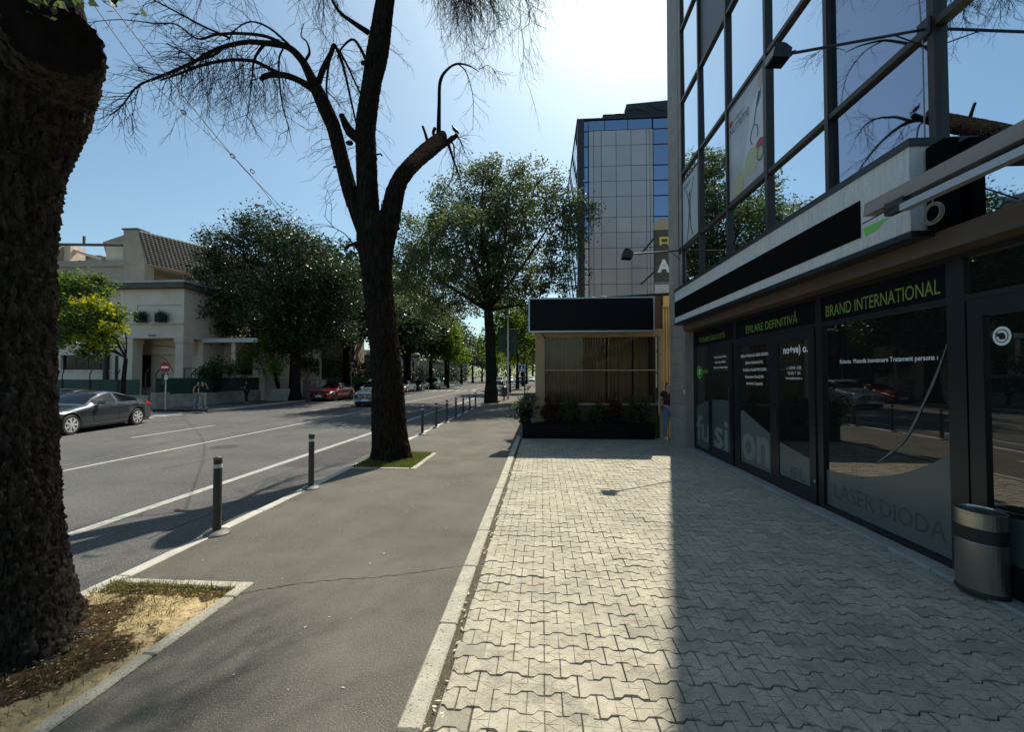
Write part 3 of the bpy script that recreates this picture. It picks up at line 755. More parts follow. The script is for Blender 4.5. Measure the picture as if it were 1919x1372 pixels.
# near door with the round sticker
f4 = MB()
f4.box(XS - .05, XS - .002, 4.10, 4.24, .045, 2.66); f4.box(XS - .05, XS - .002, 3.72, 4.10, 2.50, 2.66); f4.box(XS - .05, XS - .002, 3.72, 4.10, .045, .30)
f4.build('shop_frame', mt['frame_dark'], ob)
p4 = pane(3.72, 4.10, .30, 2.50, x=XS - .02)
film(p4, [(4.095, .31), (3.725, .31), (3.725, .74), (4.095, .70)], mt['film_teal'], gx)
st = MB(); cy, cz = 3.965, 2.30
st.poly([(gx - .002, cy - .075 * math.cos(2 * PI * k / 40), cz + .085 * math.sin(2 * PI * k / 40)) for k in range(40)]); sto = st.build('round_sticker', mt['white_text'], p4)
st = MB()
for k in range(36):
    a0, a1 = 2 * PI * k / 36, 2 * PI * (k + 1) / 36
    if 14 <= k <= 17: continue
    st.quad(*[(gx - .004, cy - math.cos(a) * r_ * .9, cz + math.sin(a) * r_) for a, r_ in ((a0, .052), (a1, .052), (a1, .060), (a0, .060))])
st.poly([(gx - .004, cy - y_, cz + z_) for y_, z_ in ((-.02, -.03), (.025, -.03), (.032, 0), (.015, .028), (-.012, .03), (-.025, .008))])
for dz in (.026, .014, .002): st.poly([(gx - .004, cy + .018, cz + dz), (gx - .004, cy + .058, cz + dz + .012), (gx - .004, cy + .045, cz + dz - .004), (gx - .004, cy + .018, cz + dz - .009)])
st.build('emblem', mt['frame_dark'], p4)
for a, b in SB[5:]: pane(a, b)
# small call box on the reveal
bx = MB(); bx.bbox(3.82, 3.845, 11.50, 11.58, 1.45, 1.56, .004); bxo = bx.build('call_box', mt['white_metal'], ob)
bx = MB(); bx.box(3.818, 3.8195, 11.52, 11.56, 1.48, 1.53); bx.build('call_button', mt['black_plastic'], bxo)

# ---- long sign board
sg = wthing('shop_sign', 'long weathered grey sign board with blacked out band above the salon shopfront', 'sign', (3.7, 8, 3.3))
m = MB(); m.box(3.60, 3.86, 4.30, 11.5, 3.36, 4.20); m.build('sign_board', mt['sign_grey'], sg)
m = MB(); m.box(3.585, 3.90, 4.28, 11.52, 4.20, 4.275); m.box(3.585, 3.80, 4.28, 11.52, 3.30, 3.36); m.build('sign_trim', mt['frame_dark'], sg)
m = MB(); m.box(3.590, 3.5985, 4.93, 11.5, 3.51, 3.93); m.build('black_band', mt['sign_black'], sg)
m = MB(); m.prism([(3.597, 4.90, 3.60), (3.597, 4.55, 3.60), (3.597, 4.70, 3.52), (3.597, 4.86, 3.50)], (.002, 0, 0)); m.build('green_mark', mt['green_bright'], sg)
m = MB(); m.bbox(3.72, 3.86, 4.08, 4.275, 3.36, 4.16, .01); o = m.build('sign_end_shade', mt['sign_black']); tag(o, 'black block standing in for the shaded gap at the near end of the long sign', 'box')  # added matte black block, stands in for the shade past the sign end
# ---- awning
aw = wthing('awning', 'retracted awning with brown hood and silver front bar projecting above the near shop door', 'awning', (3.2, 2, 3.5))
m = MB(); m.prism([(3.18, 4.33, 3.525), (3.20, 4.33, 3.655), (3.30, 4.33, 3.67), (3.34, 4.33, 3.58), (3.30, 4.33, 3.53)], (0, -8.5, 0)); m.build('hood', mt['awning_brown'], aw)
m = MB(); m.prism([(3.14, 3.86, 3.40), (3.14, 3.86, 3.455), (3.17, 3.86, 3.475), (3.26, 3.86, 3.48), (3.26, 3.86, 3.43), (3.20, 3.86, 3.395)], (0, -8.0, 0)); m.build('front_bar', mt['alu'], aw)
m = MB(); m.bbox(3.16, 3.24, 3.86, 4.06, 3.42, 3.54, .01); m.tube([(3.12, 4.25, 3.43), (3.16, 3.92, 3.47)], .007, 6); m.build('end_cap', mt['dark_metal'], aw)
m = MB(); m.tube([(3.84, 4.38, 3.95), (3.30, 4.2, 3.60)], .008, 6); m.tube([(3.84, 4.38, 3.95), (3.84, 4.38, 3.90)], .02, 8)
m.tube([(3.3, 3.2, 3.5), (3.86, 2.85, 3.42)], .025, 8); m.tube([(3.3, .5, 3.5), (3.86, .3, 3.42)], .025, 8); m.build('stay_arm', mt['dark_metal'], aw)
m = MB(); m.box(3.26, 3.60, -4.6, 3.3, 3.50, 3.525); m.tube([(3.52, 3.2, 3.60), (3.52, -4.6, 3.60)], .06, 14); m.build('fabric_roll', mt['black_plastic'], aw)
# ---- cable coil
def coil(c, label, n, rad):
    mb = MB(); pts = []; r = random.Random(n)
    for i in range(n * 22):
        a = 2 * PI * i / 22; t = i / 22
        pts.append((c[0] + .012 * math.sin(t * 3.1), c[1] + (rad + .014 * math.sin(t * 2.3)) * math.cos(a), c[2] + (rad * 1.04 + .012 * math.cos(t * 1.7)) * math.sin(a)))
    mb.tube(pts, .0045, 5); mb.tube([(c[0], c[1], c[2] + rad), (c[0] + .05, c[1] + .05, c[2] + rad + .1), (c[0] + .12, c[1] + .02, c[2] + rad + .13)], .0045, 5)
    return tag(mb.build('cable_coil', mt['rubber'], smooth=True), label, 'cable')
cc = atX(1748, 400, 3.58); coil((cc.x, cc.y, cc.z), 'coiled pale cable hanging below the awning beside the sign end', 7, .085)
# wall cable on the post
m = MB(); m.tube([(3.825, 4.39, z_) for z_ in (3.7, 4.5, 5.3)] + [(3.82, 4.42, 5.9), (3.826, 4.38, 7), (3.826, 4.38, 9)], .007, 5)
tag(m.build('wall_cable', mt['rubber']), 'thin grey cable running up the nearest window post', 'cable')
# ---- floodlights on arms
def flood(mount, head, label, s=1.0):
    t = wthing('floodlight', label, 'floodlight', mount, 'floodlights on arms above the shopfront')
    mnt, hd = Vector(mount), Vector(head); d = (hd - mnt).normalized()
    m = MB(); m.tube([mnt, hd - d * .12 * s], .024 * s, 10); m.bbox(mnt.x - .03, mnt.x + .0, mnt.y - .07, mnt.y + .07, mnt.z - .09, mnt.z + .09, .01); m.tube([mnt + Vector((-.02, 0, -.30 * s)), mnt.lerp(hd, .22)], .012 * s, 6); m.build('arm', mt['dark_metal'], t)
    m = MB(); h = hd
    pr = [(-.16, -.10), (.13, -.13), (.16, .03), (.06, .12), (-.12, .08)]
    m.prism([(h.x + a * s, h.y - .14 * s, h.z + b * s) for a, b in pr], (0, .28 * s, 0))
    for k in range(5): m.box(h.x - .08 * s, h.x + .05 * s, h.y + (-.12 + .055 * k) * s, h.y + (-.11 + .055 * k) * s, h.z + .10 * s, h.z + .15 * s)
    o = m.build('lamp_housing', mt['dark_metal'], t)
    m = MB(); m.prism([(h.x - .15 * s, h.y - .12 * s, h.z - .112 * s), (h.x + .11 * s, h.y - .12 * s, h.z - .136 * s), (h.x + .11 * s, h.y + .12 * s, h.z - .136 * s), (h.x - .15 * s, h.y + .12 * s, h.z - .112 * s)], (0, 0, -.006)); m.build('lens', mt['car_glass'], o)
    m = MB(); m.tube([hd - d * .30 * s + Vector((0, .03, 0)), hd - d * .12 * s + Vector((0, .09 * s, -.02)), hd + Vector((0, .15 * s, 0))], .012 * s, 6); m.tube([hd - d * .30 * s + Vector((0, -.03, 0)), hd - d * .12 * s + Vector((0, -.09 * s, -.02)), hd + Vector((0, -.15 * s, 0))], .012 * s, 6); m.build('bracket', mt['dark_metal'], t)
    return t
flood((3.835, 4.37, 5.42), (2.28, 4.12, 5.04), 'large black floodlight on long arm over the near shop window', .56)
flood((3.838, 11.72, 5.41), (2.10, 10.35, 4.93), 'small floodlight on long arm at the far tiled corner', .85)
# ---- posters in the windows
XP = XU - .012
def poster(y0, y1, z0, z1, label):
    t = wthing('poster', label, 'poster', (XP, y0, z0))
    mb = MB()
    for (a, b, c_, d) in ((y0, y1, z0, z0 + .05), (y0, y1, z1 - .05, z1), (y0, y0 + .05, z0 + .05, z1 - .05), (y1 - .05, y1, z0 + .05, z1 - .05)): mb.box(XP - .02, XP + .008, a, b, c_, d)
    mb.build('poster_frame', mt['mullion'], t)
    mb = MB(); mb.box(XP - .004, XP + .004, y0 + .05, y1 - .05, z0 + .05, z1 - .05)
    return t, mb
mt['poster_white'] = M('poster_print', (.40, .43, .47), (.56, .59, .62), rough=.5, scale=1.3)
mt['poster_pale'] = M('poster_print_pale', (.42, .50, .50), (.55, .62, .62), rough=.5, scale=1.3)
mt['lemon'] = M('print_lemon', (.50, .44, .18), rough=.5); mt['apple'] = M('print_apple', (.42, .46, .24), (.52, .54, .34), rough=.5, scale=8)
mt['redp'] = M('print_red', (.40, .03, .05), rough=.5); mt['kiwi'] = M('print_kiwi', (.12, .09, .05), rough=.5); mt['kiwig'] = M('print_kiwi_flesh', (.40, .45, .22), rough=.5)
mt['coatp'] = M('print_coat', (.56, .60, .66), (.66, .70, .75), rough=.5, scale=3); mt['inkb'] = M('print_ink', (.10, .12, .17), rough=.5); mt['skinp'] = M('print_skin', (.48, .34, .28), rough=.5)
t, mb = poster(7.42, 8.88, 5.46, 7.46, 'white nutrition poster with doctor coat and sliced fruit in an upper window')
sheet = mb.build('poster_sheet', mt['poster_white'], t)
def disc(par, yc, zc, ry, rz, mat, d, n=28, name='print'):
    b_ = MB(); x = XP - .0045 - d * .001
    b_.poly([(x, yc - ry * math.cos(2 * PI * k / n), zc + rz * math.sin(2 * PI * k / n)) for k in range(n)]); return b_.build(name, mat, par)
b_ = MB(); xx = XP - .0055; b_.poly([(xx, y_, z_) for y_, z_ in ((7.48, 6.0), (8.25, 5.9), (8.05, 6.5), (7.88, 6.95), (7.65, 7.12), (7.48, 7.1))]); b_.build('print', mt['coatp'], sheet)
disc(sheet, 7.56, 7.22, .10, .14, mt['skinp'], 2)
b_ = MB(); b_.tube([(XP - .007, y_, z_) for y_, z_ in ((7.62, 7.05), (7.72, 6.8), (7.80, 6.55), (7.90, 6.45), (7.93, 6.32), (7.88, 6.22))], .010, 4); b_.tube([(XP - .007, y_, z_) for y_, z_ in ((7.80, 6.55), (7.70, 6.48), (7.66, 6.36), (7.70, 6.26))], .010, 4); b_.poly([(XP - .0065, y_, z_) for y_, z_ in ((7.52, 7.10), (7.66, 7.00), (7.70, 6.78), (7.56, 6.92))]); b_.build('print', mt['inkb'], sheet)
disc(sheet, 7.62, 6.02, .17, .17, mt['redp'], 2); disc(sheet, 7.92, 5.93, .25, .24, mt['apple'], 3); disc(sheet, 8.24, 5.80, .16, .14, mt['apple'], 2)
disc(sheet, 7.60, 5.92, .12, .14, mt['kiwi'], 4); disc(sheet, 7.60, 5.92, .09, .105, mt['kiwig'], 5); disc(sheet, 7.60, 5.92, .03, .04, mt['poster_white'], 6)
disc(sheet, 8.42, 5.72, .22, .20, mt['lemon'], 5); disc(sheet, 8.42, 5.72, .18, .165, mt['apple'], 6); disc(sheet, 8.42, 5.72, .03, .03, mt['poster_white'], 7)
for k in range(8):
    a = PI * k / 4; b_ = MB(); b_.quad(*[(XP - .0125, 8.42 - dy, 5.72 + dz) for dy, dz in ((.03 * math.cos(a - .2), .03 * math.sin(a - .2)), (.16 * math.cos(a - .03), .15 * math.sin(a - .03)), (.16 * math.cos(a + .03), .15 * math.sin(a + .03)), (.03 * math.cos(a + .2), .03 * math.sin(a + .2)))]); b_.build('print', mt['lemon'], sheet)
text('NUTRITIE', (XP - .006, 8.78, 6.86), (0, -1, 0), (0, 0, 1), mt['inkb'], sheet, w=.80, h=.15, bold=.02)
text('CABINET', (XP - .006, 8.60, 7.06), (0, -1, 0), (0, 0, 1), mt['inkb'], sheet, w=.42, h=.07, bold=.0)
b_ = MB(); b_.box(XP - .007, XP - .0055, 8.64, 8.78, 7.04, 7.15); b_.build('print', mt['redp'], sheet)
t, mb = poster(10.48, 11.80, 5.46, 7.28, 'pale poster of a dark leaping figure in the farthest upper window')
sheet = mb.build('poster_sheet', mt['poster_pale'], t)
b_ = MB(); fx = XP - .006
def FP(pts): b_.poly([(fx, 11.14 - a, 6.3 + c_) for a, c_ in pts])
FP([(-.10, .30), (.10, .32), (.07, -.05), (.09, -.15), (-.09, -.15), (-.06, 0)]); FP([(-.10, .30), (-.04, .30), (-.20, .62), (-.27, .66)]); FP([(.04, .30), (.10, .32), (.34, .72), (.30, .76)])
FP([(-.09, -.15), (.0, -.15), (-.06, -.45), (-.16, -.78), (-.21, -.78), (-.14, -.45)]); FP([(.0, -.15), (.09, -.15), (.12, -.45), (.26, -.70), (.21, -.74), (.05, -.45)])
b_.poly([(fx, 11.14 - .06 * math.cos(k * PI / 8), 6.72 + .085 * math.sin(k * PI / 8)) for k in range(16)])
b_.build('print', mt['inkb'], sheet)
text('BODY', (XP - .006, 11.55, 6.98), (0, -1, 0), (0, 0, 1), mt['inkb'], sheet, w=.52, h=.12, bold=.02)
# ---- litter bin
lb = wthing('litter_bin', 'oval stainless steel litter bin with black slot beside the near shop door', 'bin', (3.86, 4.02, .035))
m = MB(); m.lathe([(.90, 0), (1, .03), (1, .44), (.985, .445)], 40, (3.90, 4.03, .045), .150, .185); m.lathe([(.985, 0), (1, .005), (1, .12), (1.02, .125), (1.02, .14), (.95, .145), (.93, .13), (.90, .05), (.88, -.2)], 40, (3.90, 4.03, .045 + .565), .150, .185)
m.build('bin_body', mt['steel'], lb, smooth=False)
m = MB(); m.lathe([(.97, 0), (.97, .13)], 40, (3.90, 4.03, .045 + .44), .150, .185); m.build('slot_band', mt['black_plastic'], lb)
m = MB(); m.lathe([(1.03, 0), (1.03, .02), (.98, .03)], 40, (3.90, 4.03, .036), .150, .185); m.build('base_ring', mt['black_plastic'], lb)
# ================================================================= CAFE PAVILION
mt['cafe_frame'] = M('gold_beige_cladding', (.33, .235, .125), (.40, .285, .155), rough=.5, scale=2, stretch=(1, 1, .3))
mt['cafe_gold'] = M('gold_pleated_cladding', (.52, .36, .14), (.60, .43, .18), rough=.45, scale=2)
mt['cafe_brown'] = M('brown_wall_panel', (.09, .055, .038), (.12, .075, .05), rough=.6, scale=3)
mt['cafe_dark'] = M('dark_brown_wall', (.045, .034, .026), (.06, .046, .035), rough=.7, scale=3)
mt['curtain'] = M('curtain_fabric', (.42, .32, .20), (.52, .41, .26), rough=.9, scale=6, stretch=(3, 3, .3))
mt['cafe_glass'] = bpy.data.materials.new('cafe_glass'); mt['cafe_glass'].use_nodes = True
nt = mt['cafe_glass'].node_tree; nt.nodes.clear(); o_ = nt.nodes.new('ShaderNodeOutputMaterial'); mx = nt.nodes.new('ShaderNodeMixShader'); tr_ = nt.nodes.new('ShaderNodeBsdfTransparent'); gl = nt.nodes.new('ShaderNodeBsdfGlossy'); fr = nt.nodes.new('ShaderNodeFresnel')
tr_.inputs[0].default_value = (.80, .77, .72, 1); gl.inputs['Roughness'].default_value = .01; fr.inputs[0].default_value = 1.35
nt.links.new(fr.outputs[0], mx.inputs[0]); nt.links.new(tr_.outputs[0], mx.inputs[1]); nt.links.new(gl.outputs[0], mx.inputs[2]); nt.links.new(mx.outputs[0], o_.inputs[0])
cf = wthing('cafe_pavilion', 'low cafe pavilion with beige posts, curtained window and gold pleated side past the pavers', 'cafe', (1.7, 13.3, 0))
m = MB(); m.box(-.20, .07, 13.30, 13.55, 0, 3.28); m.box(3.67, 3.79, 13.28, 13.55, 0, 3.30); m.box(-.22, 3.80, 13.26, 13.60, 3.20, 3.42)
m.box(.07, 3.67, 13.31, 13.37, 3.165, 3.20); m.box(.07, 3.67, 13.31, 13.37, 1.02, 1.08)
for k in range(7): m.box(-.20, -.185, 13.9 + k * .95, 13.98 + k * .95, 0, 3.2)
m.build('frame', mt['cafe_frame'], cf)
m = MB(); m.box(.10, 3.64, 13.315, 13.345, 2.105, 2.14); m.box(.07, .10, 13.31, 13.35, 1.08, 3.165); m.box(3.64, 3.67, 13.31, 13.35, 1.08, 3.165); m.build('window_frame', mt['cafe_frame'], cf)
m = MB(); m.box(.10, 3.64, 13.325, 13.337, 1.08, 3.165); m.build('window_pane', mt['cafe_glass'], cf)
m = MB(); m.box(.07, 3.67, 13.33, 13.50, .0, 1.02); m.box(-.18, .0, 13.6, 20.5, 0, 1.0); m.box(3.40, 3.5, 13.4, 20.5, 0, 3.2) ; m.build('lower_wall', mt['cafe_dark'], cf)
m = MB(); m.box(-.14, 3.66, 13.9, 14.0, 1.02, 3.2); m.box(-.1, 3.5, 20.4, 20.5, 0, 3.3); m.build('inner_wall', mt['cafe_dark'], cf)
# curtains as wavy sheets
V = []; Q = []; n = 420
for i in range(n + 1):
    x = .09 + 3.56 * i / n; f = .055 * math.sin(x * 62 + .8 * math.sin(x * 4)) + .012 * math.sin(x * 131) + .02 * noise.noise(Vector((x * 3, 0, 0)))
    gap = 0
    V += [(x, 13.60 + f, 1.04), (x, 13.60 + f * .75, 3.19)]
Q = [(2 * i, 2 * i + 2, 2 * i + 3, 2 * i + 1) for i in range(n) if not (232 < i < 240 or 330 < i < 336)]
np_mesh('curtain', np.array(V), np.array(Q), mt['curtain'], cf, smooth=True)
# gold pleats on the right
m = MB()
for k in range(9):
    y0 = 13.20 + k * .0
m.box(3.80, 4.25, 13.42, 13.60, 0.0, 4.1)
for k in range(5): m.box(3.81 + k * .085, 3.855 + k * .085, 13.36, 13.42, 0.0, 4.08)
m.build('pleated_cladding', mt['cafe_gold'], cf)
m = MB(); m.box(3.78, 4.3, 13.30, 13.7, 4.10, 4.14); m.box(3.82, 4.3, 13.34, 13.7, 4.14, 4.46); m.build('gold_cap', mt['cafe_gold'], cf)
m = MB(); m.prism([(-.1, 13.45, 3.42), (3.78, 13.45, 3.42), (3.78, 13.45, 4.50), (1.2, 13.45, 4.36), (-.1, 13.45, 3.9)], (0, 7, 0)); m.build('roof_body', mt['cafe_brown'], cf)
m = MB(); m.prism([(1.0, 13.36, 4.37), (4.35, 13.36, 4.545), (4.35, 13.36, 4.585), (1.0, 13.36, 4.41)], (0, 7.2, 0)); m.build('roof', mt['dark_metal'], cf)
m = MB(); m.tube([(1.5, 13.5, 4.4), (1.62, 13.5, 4.48), (1.9, 13.5, 4.44)], .015, 6); m.tube([(1.75, 13.5, 4.4), (1.9, 13.5, 4.5), (2.2, 13.5, 4.47)], .015, 6); m.build('roof_cable', mt['wire'], cf)
cs = wthing('cafe_sign', 'wide blank black sign box with pale edge on the cafe front', 'sign', (1.5, 12.75, 3.3))
m = MB(); m.box(-.36, 3.36, 12.775, 13.0, 3.32, 4.30); m.build('sign_face', mt['black_gloss'], cs)
m = MB(); m.box(-.40, -.36, 12.76, 13.0, 3.28, 4.34); m.box(3.36, 3.40, 12.76, 13.0, 3.28, 4.34); m.box(-.36, 3.36, 12.76, 13.0, 3.28, 3.32); m.box(-.36, 3.36, 12.76, 13.0, 4.30, 4.34); m.build('sign_frame', mt['alu'], cs)
m = MB(); m.box(.3, .36, 13.0, 13.3, 3.5, 3.56); m.box(2.8, 2.86, 13.0, 13.3, 3.5, 3.56); m.tube([(0.0, 13.0, 3.28), (.06, 12.98, 3.20), (.12, 13.1, 3.12)], .02, 6); m.build('bracket', mt['dark_metal'], cs)
pl = MB(); pl.bbox(-.60, 3.44, 12.95, 13.20, 0.004, .46, .01); pl.bbox(-.62, 3.46, 12.93, 13.22, .46, .49, .006); 
o = pl.build('planter', mt['black_gloss']); tag(o, 'long low black planter box in front of the cafe window', 'planter')

# ================================================================= GLASS TOWER
tw = wthing('office_tower', 'tall office tower with grey clad panels, blue glass edge and rooftop plant behind the cafe', 'building', (8, 35, 0))
mt['clad'] = M('tower_cladding', (.44, .42, .41), (.48, .46, .45), metal=.3, rough=.38, scale=.5, island=.05)
m = MB(); m.box(3.12, 24, 35.12, 60, 0, 23.2); m.build('core_wall', mt['joint_dark'], tw)
xs = [3.98, 4.38, 5.02, 6.25, 7.48, 8.72, 9.02, 9.27]
zs = [22.55]; 
hs = [1.30, 1.75, 1.28]; k = 0
while zs[-1] > 1.5: zs.append(zs[-1] - hs[k % 3]); k += 1
m = MB()
for a, b in zip(xs[:-1], xs[1:]):
    for z1, z0 in zip(zs[:-1], zs[1:]): m.box(a + .02, b - .02, 34.95, 35.1, z0 + .02, z1 - .02)
m.build('cladding', mt['clad'], tw)
m = MB()
for z1, z0 in zip([23.45] + zs[:-1], zs):
    m.box(9.33, 10.9, 35.02, 35.1, z0 + .05, z1 - .05); m.box(10.97, 12.6, 35.02, 35.1, z0 + .05, z1 - .05); m.box(3.62, 3.92, 35.02, 35.1, z0 + .05, z1 - .05)
for a, b in ((3.98, 5.3), (5.36, 7.2), (7.26, 9.2)): m.box(a, b, 35.02, 35.1, 22.62, 23.45)
m.build('blue_window', mt['blue_glass'], tw)
m = MB(); m.box(3.05, 3.6, 34.9, 35.1, 0, 23.5); m.box(3.0, 24, 34.9, 60, 23.5, 23.62); m.box(3.1, 24, 35.12, 60, 23.2, 23.5); m.build('parapet', mt['dark_metal'], tw)
m = MB(); m.mi = 0
z = 22.8; j = 0
while z > 1:
    for k in range(20):
        y0 = 35.3 + k * 1.2
        if (k + j) % 3: m.box(3.02, 3.11, y0, y0 + 1.1, z - 1.0, z)
    z -= 1.1; j += 1
m.build('side_window', mt['blue_glass'], tw)
m = MB(); m.box(5.4, 7.2, 36.5, 40, 23.62, 24.9); m.prism([(6.9, 36.3, 23.62), (7.4, 36.3, 25.6), (13, 36.3, 25.9), (13, 36.3, 23.62)], (0, 6, 0)); m.build('plant_room', mt['dark_metal'], tw)
m = MB()
for k in range(11): m.tube([(6.5 + k * .5, 36.0, 23.6), (6.5 + k * .5, 36.0, 24.6)], .025, 5)
m.tube([(6.4, 36.0, 24.6), (12, 36.0, 24.65)], .03, 5); m.tube([(7.4, 36.2, 25.0), (8.2, 36.2, 25.15), (9.3, 36.2, 24.8), (9.2, 36.2, 25.3), (9.5, 36.2, 25.35), (10.0, 36.2, 25.0), (11.4, 36.2, 24.75)], .035, 5); m.build('roof_railing', mt['dark_metal'], tw)
m = MB(); m.box(7.9, 8.7, 34.93, 34.96, 12.75, 13.15); m.box(7.95, 8.65, 34.92, 34.93, 12.8, 13.1); m.build('vent', mt['clad'], tw)
vs = wthing('vertical_sign', 'tall dark sign board with yellow emblem and white letter A on the tower edge', 'sign', (10, 30, 8))
mt['sign_dark'] = M('sign_dark_face', (.06, .055, .048), (.085, .078, .066), rough=.5, scale=2)
m = MB(); m.box(8.05, 9.45, 30.0, 30.2, 8.6, 12.3); m.build('sign_face', mt['sign_dark'], vs)
m = MB(); m.box(8.0, 9.5, 29.98, 30.22, 12.3, 12.85); m.prism([(8.0, 29.98, 12.85), (9.5, 29.98, 12.85), (9.5, 29.98, 13.25), (9.1, 29.98, 13.05), (8.5, 29.98, 13.2)], (0, .2, 0)); m.build('cream_top', M('cream_trim', (.45, .38, .24), rough=.6), vs)
text('A', (8.18, 29.99, 9.25), (1, 0, 0), (0, 0, 1), mt['white_text'], vs, w=.95, h=.95, bold=.05)
m = MB(); m.box(8.35, 9.05, 29.97, 29.99, 11.65, 11.80); m.box(8.35, 8.50, 29.97, 29.99, 11.20, 11.65); m.box(8.90, 9.05, 29.97, 29.99, 11.20, 11.65); m.box(8.50, 8.90, 29.97, 29.99, 11.30, 11.42); m.build('emblem', mt['gold_text'], vs)
m = MB(); m.box(8.2, 8.3, 30.2, 34.95, 9.5, 9.6); m.box(8.2, 8.3, 30.2, 34.95, 12, 12.1); m.build('bracket', mt['dark_metal'], vs)
# next block beyond the tower
nb = wthing('far_block', 'plain pale block beyond the tower on the right side of the street', 'building', (10, 64, 0))
m = MB(); m.box(4.5, 24, 64, 110, 0, 13); m.build('wall', mt['concrete'], nb)
m = MB()
for k in range(10):
    for j in range(4): m.box(4.46, 4.5, 66 + k * 4.2, 68 + k * 4.2, 1 + j * 3.1, 2.7 + j * 3.1)
m.build('window', mt['car_glass'], nb)

# ================================================================= LEFT SIDE: house, roofs behind, walls
mt['stucco'] = M('house_stucco', (.76, .62, .48), (.84, .71, .57), rough=.95, scale=1.2, bump=.3, bscale=40, )
mt['stucco2'] = M('grey_render', (.32, .275, .215), (.40, .35, .28), rough=.95, scale=.9, bump=.2, bscale=30)
mt['cornice'] = M('cornice_brown', (.09, .075, .06), (.13, .11, .09), rough=.8, scale=3)
mt['zinc'] = M('zinc_roof', (.36, .35, .33), (.46, .45, .42), rough=.5, metal=.3, scale=2)
mt['roof_tile'] = M('roof_tiles', (.058, .050, .044), (.092, .080, .070), rough=.8, scale=2.5, island=.2)
mt['wood_dark'] = M('dark_door', (.02, .018, .016), (.035, .03, .026), rough=.5, scale=4, stretch=(8, 1, .5))
mt['stone_wall'] = M('plinth_wall', (.27, .245, .20), (.46, .42, .35), rough=1, scale=1.6, bump=.6, bscale=22)
mt['green_panel'] = M('green_fence_panel', (.010, .045, .032), (.014, .060, .042), rough=.6, scale=1.5)
hs_ = wthing('house', 'two storey cream stucco house with recessed porch and flat cornice behind the green fence', 'house', (-30, 28, 0))
m = MB()
m.box(-40, -30.25, 28, 28.4, 0, 2.35); m.box(-40, -35.1, 28, 28.4, 2.35, 3.45); m.box(-31.2, -30.25, 28, 28.4, 2.35, 3.45); m.box(-40, -30.25, 28, 28.4, 3.45, 8.15)
m.box(-30.25, -25.35, 27.75, 28.4, 4.62, 8.15); m.box(-25.75, -25.35, 28.4, 40, 4.62, 8.15)
m.box(-31.6, -25.4, 29.5, 40, 0, 4.62); m.box(-40, -31.6, 28.4, 40, 0, 8.15); m.box(-31.6, -25.75, 28.4, 40, 4.62, 8.15); m.box(-29.3, -25.9, 29.3, 29.5, 3.55, 4.62)
m.build('wall', mt['stucco'], hs_)
m = MB()
for x0, x1 in ((-30.25, -29.2), (-25.95, -25.35)):
    m.box(x0, x1, 27.75, 28.5, 0, 4.30); m.box(x0 - .06, x1 + .06, 27.69, 28.56, 4.30, 4.62)
m.box(-30.32, -25.28, 27.68, 27.75, 4.62, 4.74); m.box(-30.32, -25.28, 27.62, 27.75, 5.62, 5.72)
m.build('porch_column', mt['stucco'], hs_)
m = MB(); m.box(-41, -25.0, 27.3, 41, 8.15, 8.52); m.build('cornice', mt['cornice'], hs_)
m = MB(); m.prism([(-41, 27.25, 8.52), (-24.9, 27.25, 8.52), (-24.9, 27.25, 8.66), (-41, 27.25, 8.66)], (0, 14, .0)); m.box(-38, -27, 30, 40, 8.66, 9.1); m.build('roof', mt['zinc'], hs_)
m = MB(); m.box(-30.75, -29.5, 29.4, 29.5, 1.1, 3.5); 
for k in range(14): m.box(-30.7, -29.55, 29.37, 29.4, 1.15 + k * .165, 1.26 + k * .165)
m.build('door', mt['wood_dark'], hs_)
def hwin(x0, x1, z0, z1, y, par, nm=3):
    w = MB(); w.box(x0, x1, y, y + .05, z0, z1); o = w.build('window', mt['car_glass'], par)
    f_ = MB()
    for k in range(nm + 1):
        x = x0 + (x1 - x0) * k / nm; f_.box(x - .03, x + .03, y - .03, y, z0, z1)
    f_.box(x0 + .03, x1 - .03, y - .02, y, z0 + .0, z0 + .06); f_.build('window_frame', mt['cornice'], o)
    f_ = MB(); f_.box(x0 - .1, x1 + .1, y - .28, y - .03, z0 - .1, z0 - .02); f_.build('sill', mt['stucco'], o)
hwin(-35.1, -31.2, 2.35, 3.45, 28.2, hs_, 4); hwin(-30.7, -30.4, 1.6, 3.4, 27.96, hs_, 1)
m = MB(); m.tube([(-31.35, 27.85, 0), (-31.35, 27.85, 4.7)], .16, 8); m.build('drain_pipe', mt['wood_dark'], hs_)
m = MB(); m.bbox(-32.1, -31.6, 27.6, 28, 3.6, 4.1, .02); m.lathe([(.17, 0), (.17, .02)], 18, (-31.85, 27.59, 3.85), axis='y'); m.build('air_conditioner', mt['white_metal'], hs_)
m = MB(); m.box(-27.9, -27.4, 27.6, 27.68, 4.78, 4.84); m.tube([(-29.1, 29.25, 4.2), (-27.5, 29.25, 4.1), (-26.5, 29.2, 3.7), (-26.1, 28.6, 3.3)], .02, 5); m.tube([(-28.6, 29.42, 3.4), (-28.0, 29.4, 2.9), (-27.6, 29.4, 2.2)], .02, 5); m.build('wall_cable', mt['wire'], hs_)
m = MB(); m.quad((-28.9, 27.744, 5.8), (-25.6, 27.744, 5.8), (-25.6, 27.744, 5.78), (-28.9, 27.744, 5.78)) if 0 else m.box(-28.9, -25.5, 27.742, 27.75, 6.95, 6.98); m.box(-28.9, -28.87, 27.742, 27.75, 5.75, 6.95); m.build('wall_joint', mt['cornice'], hs_)
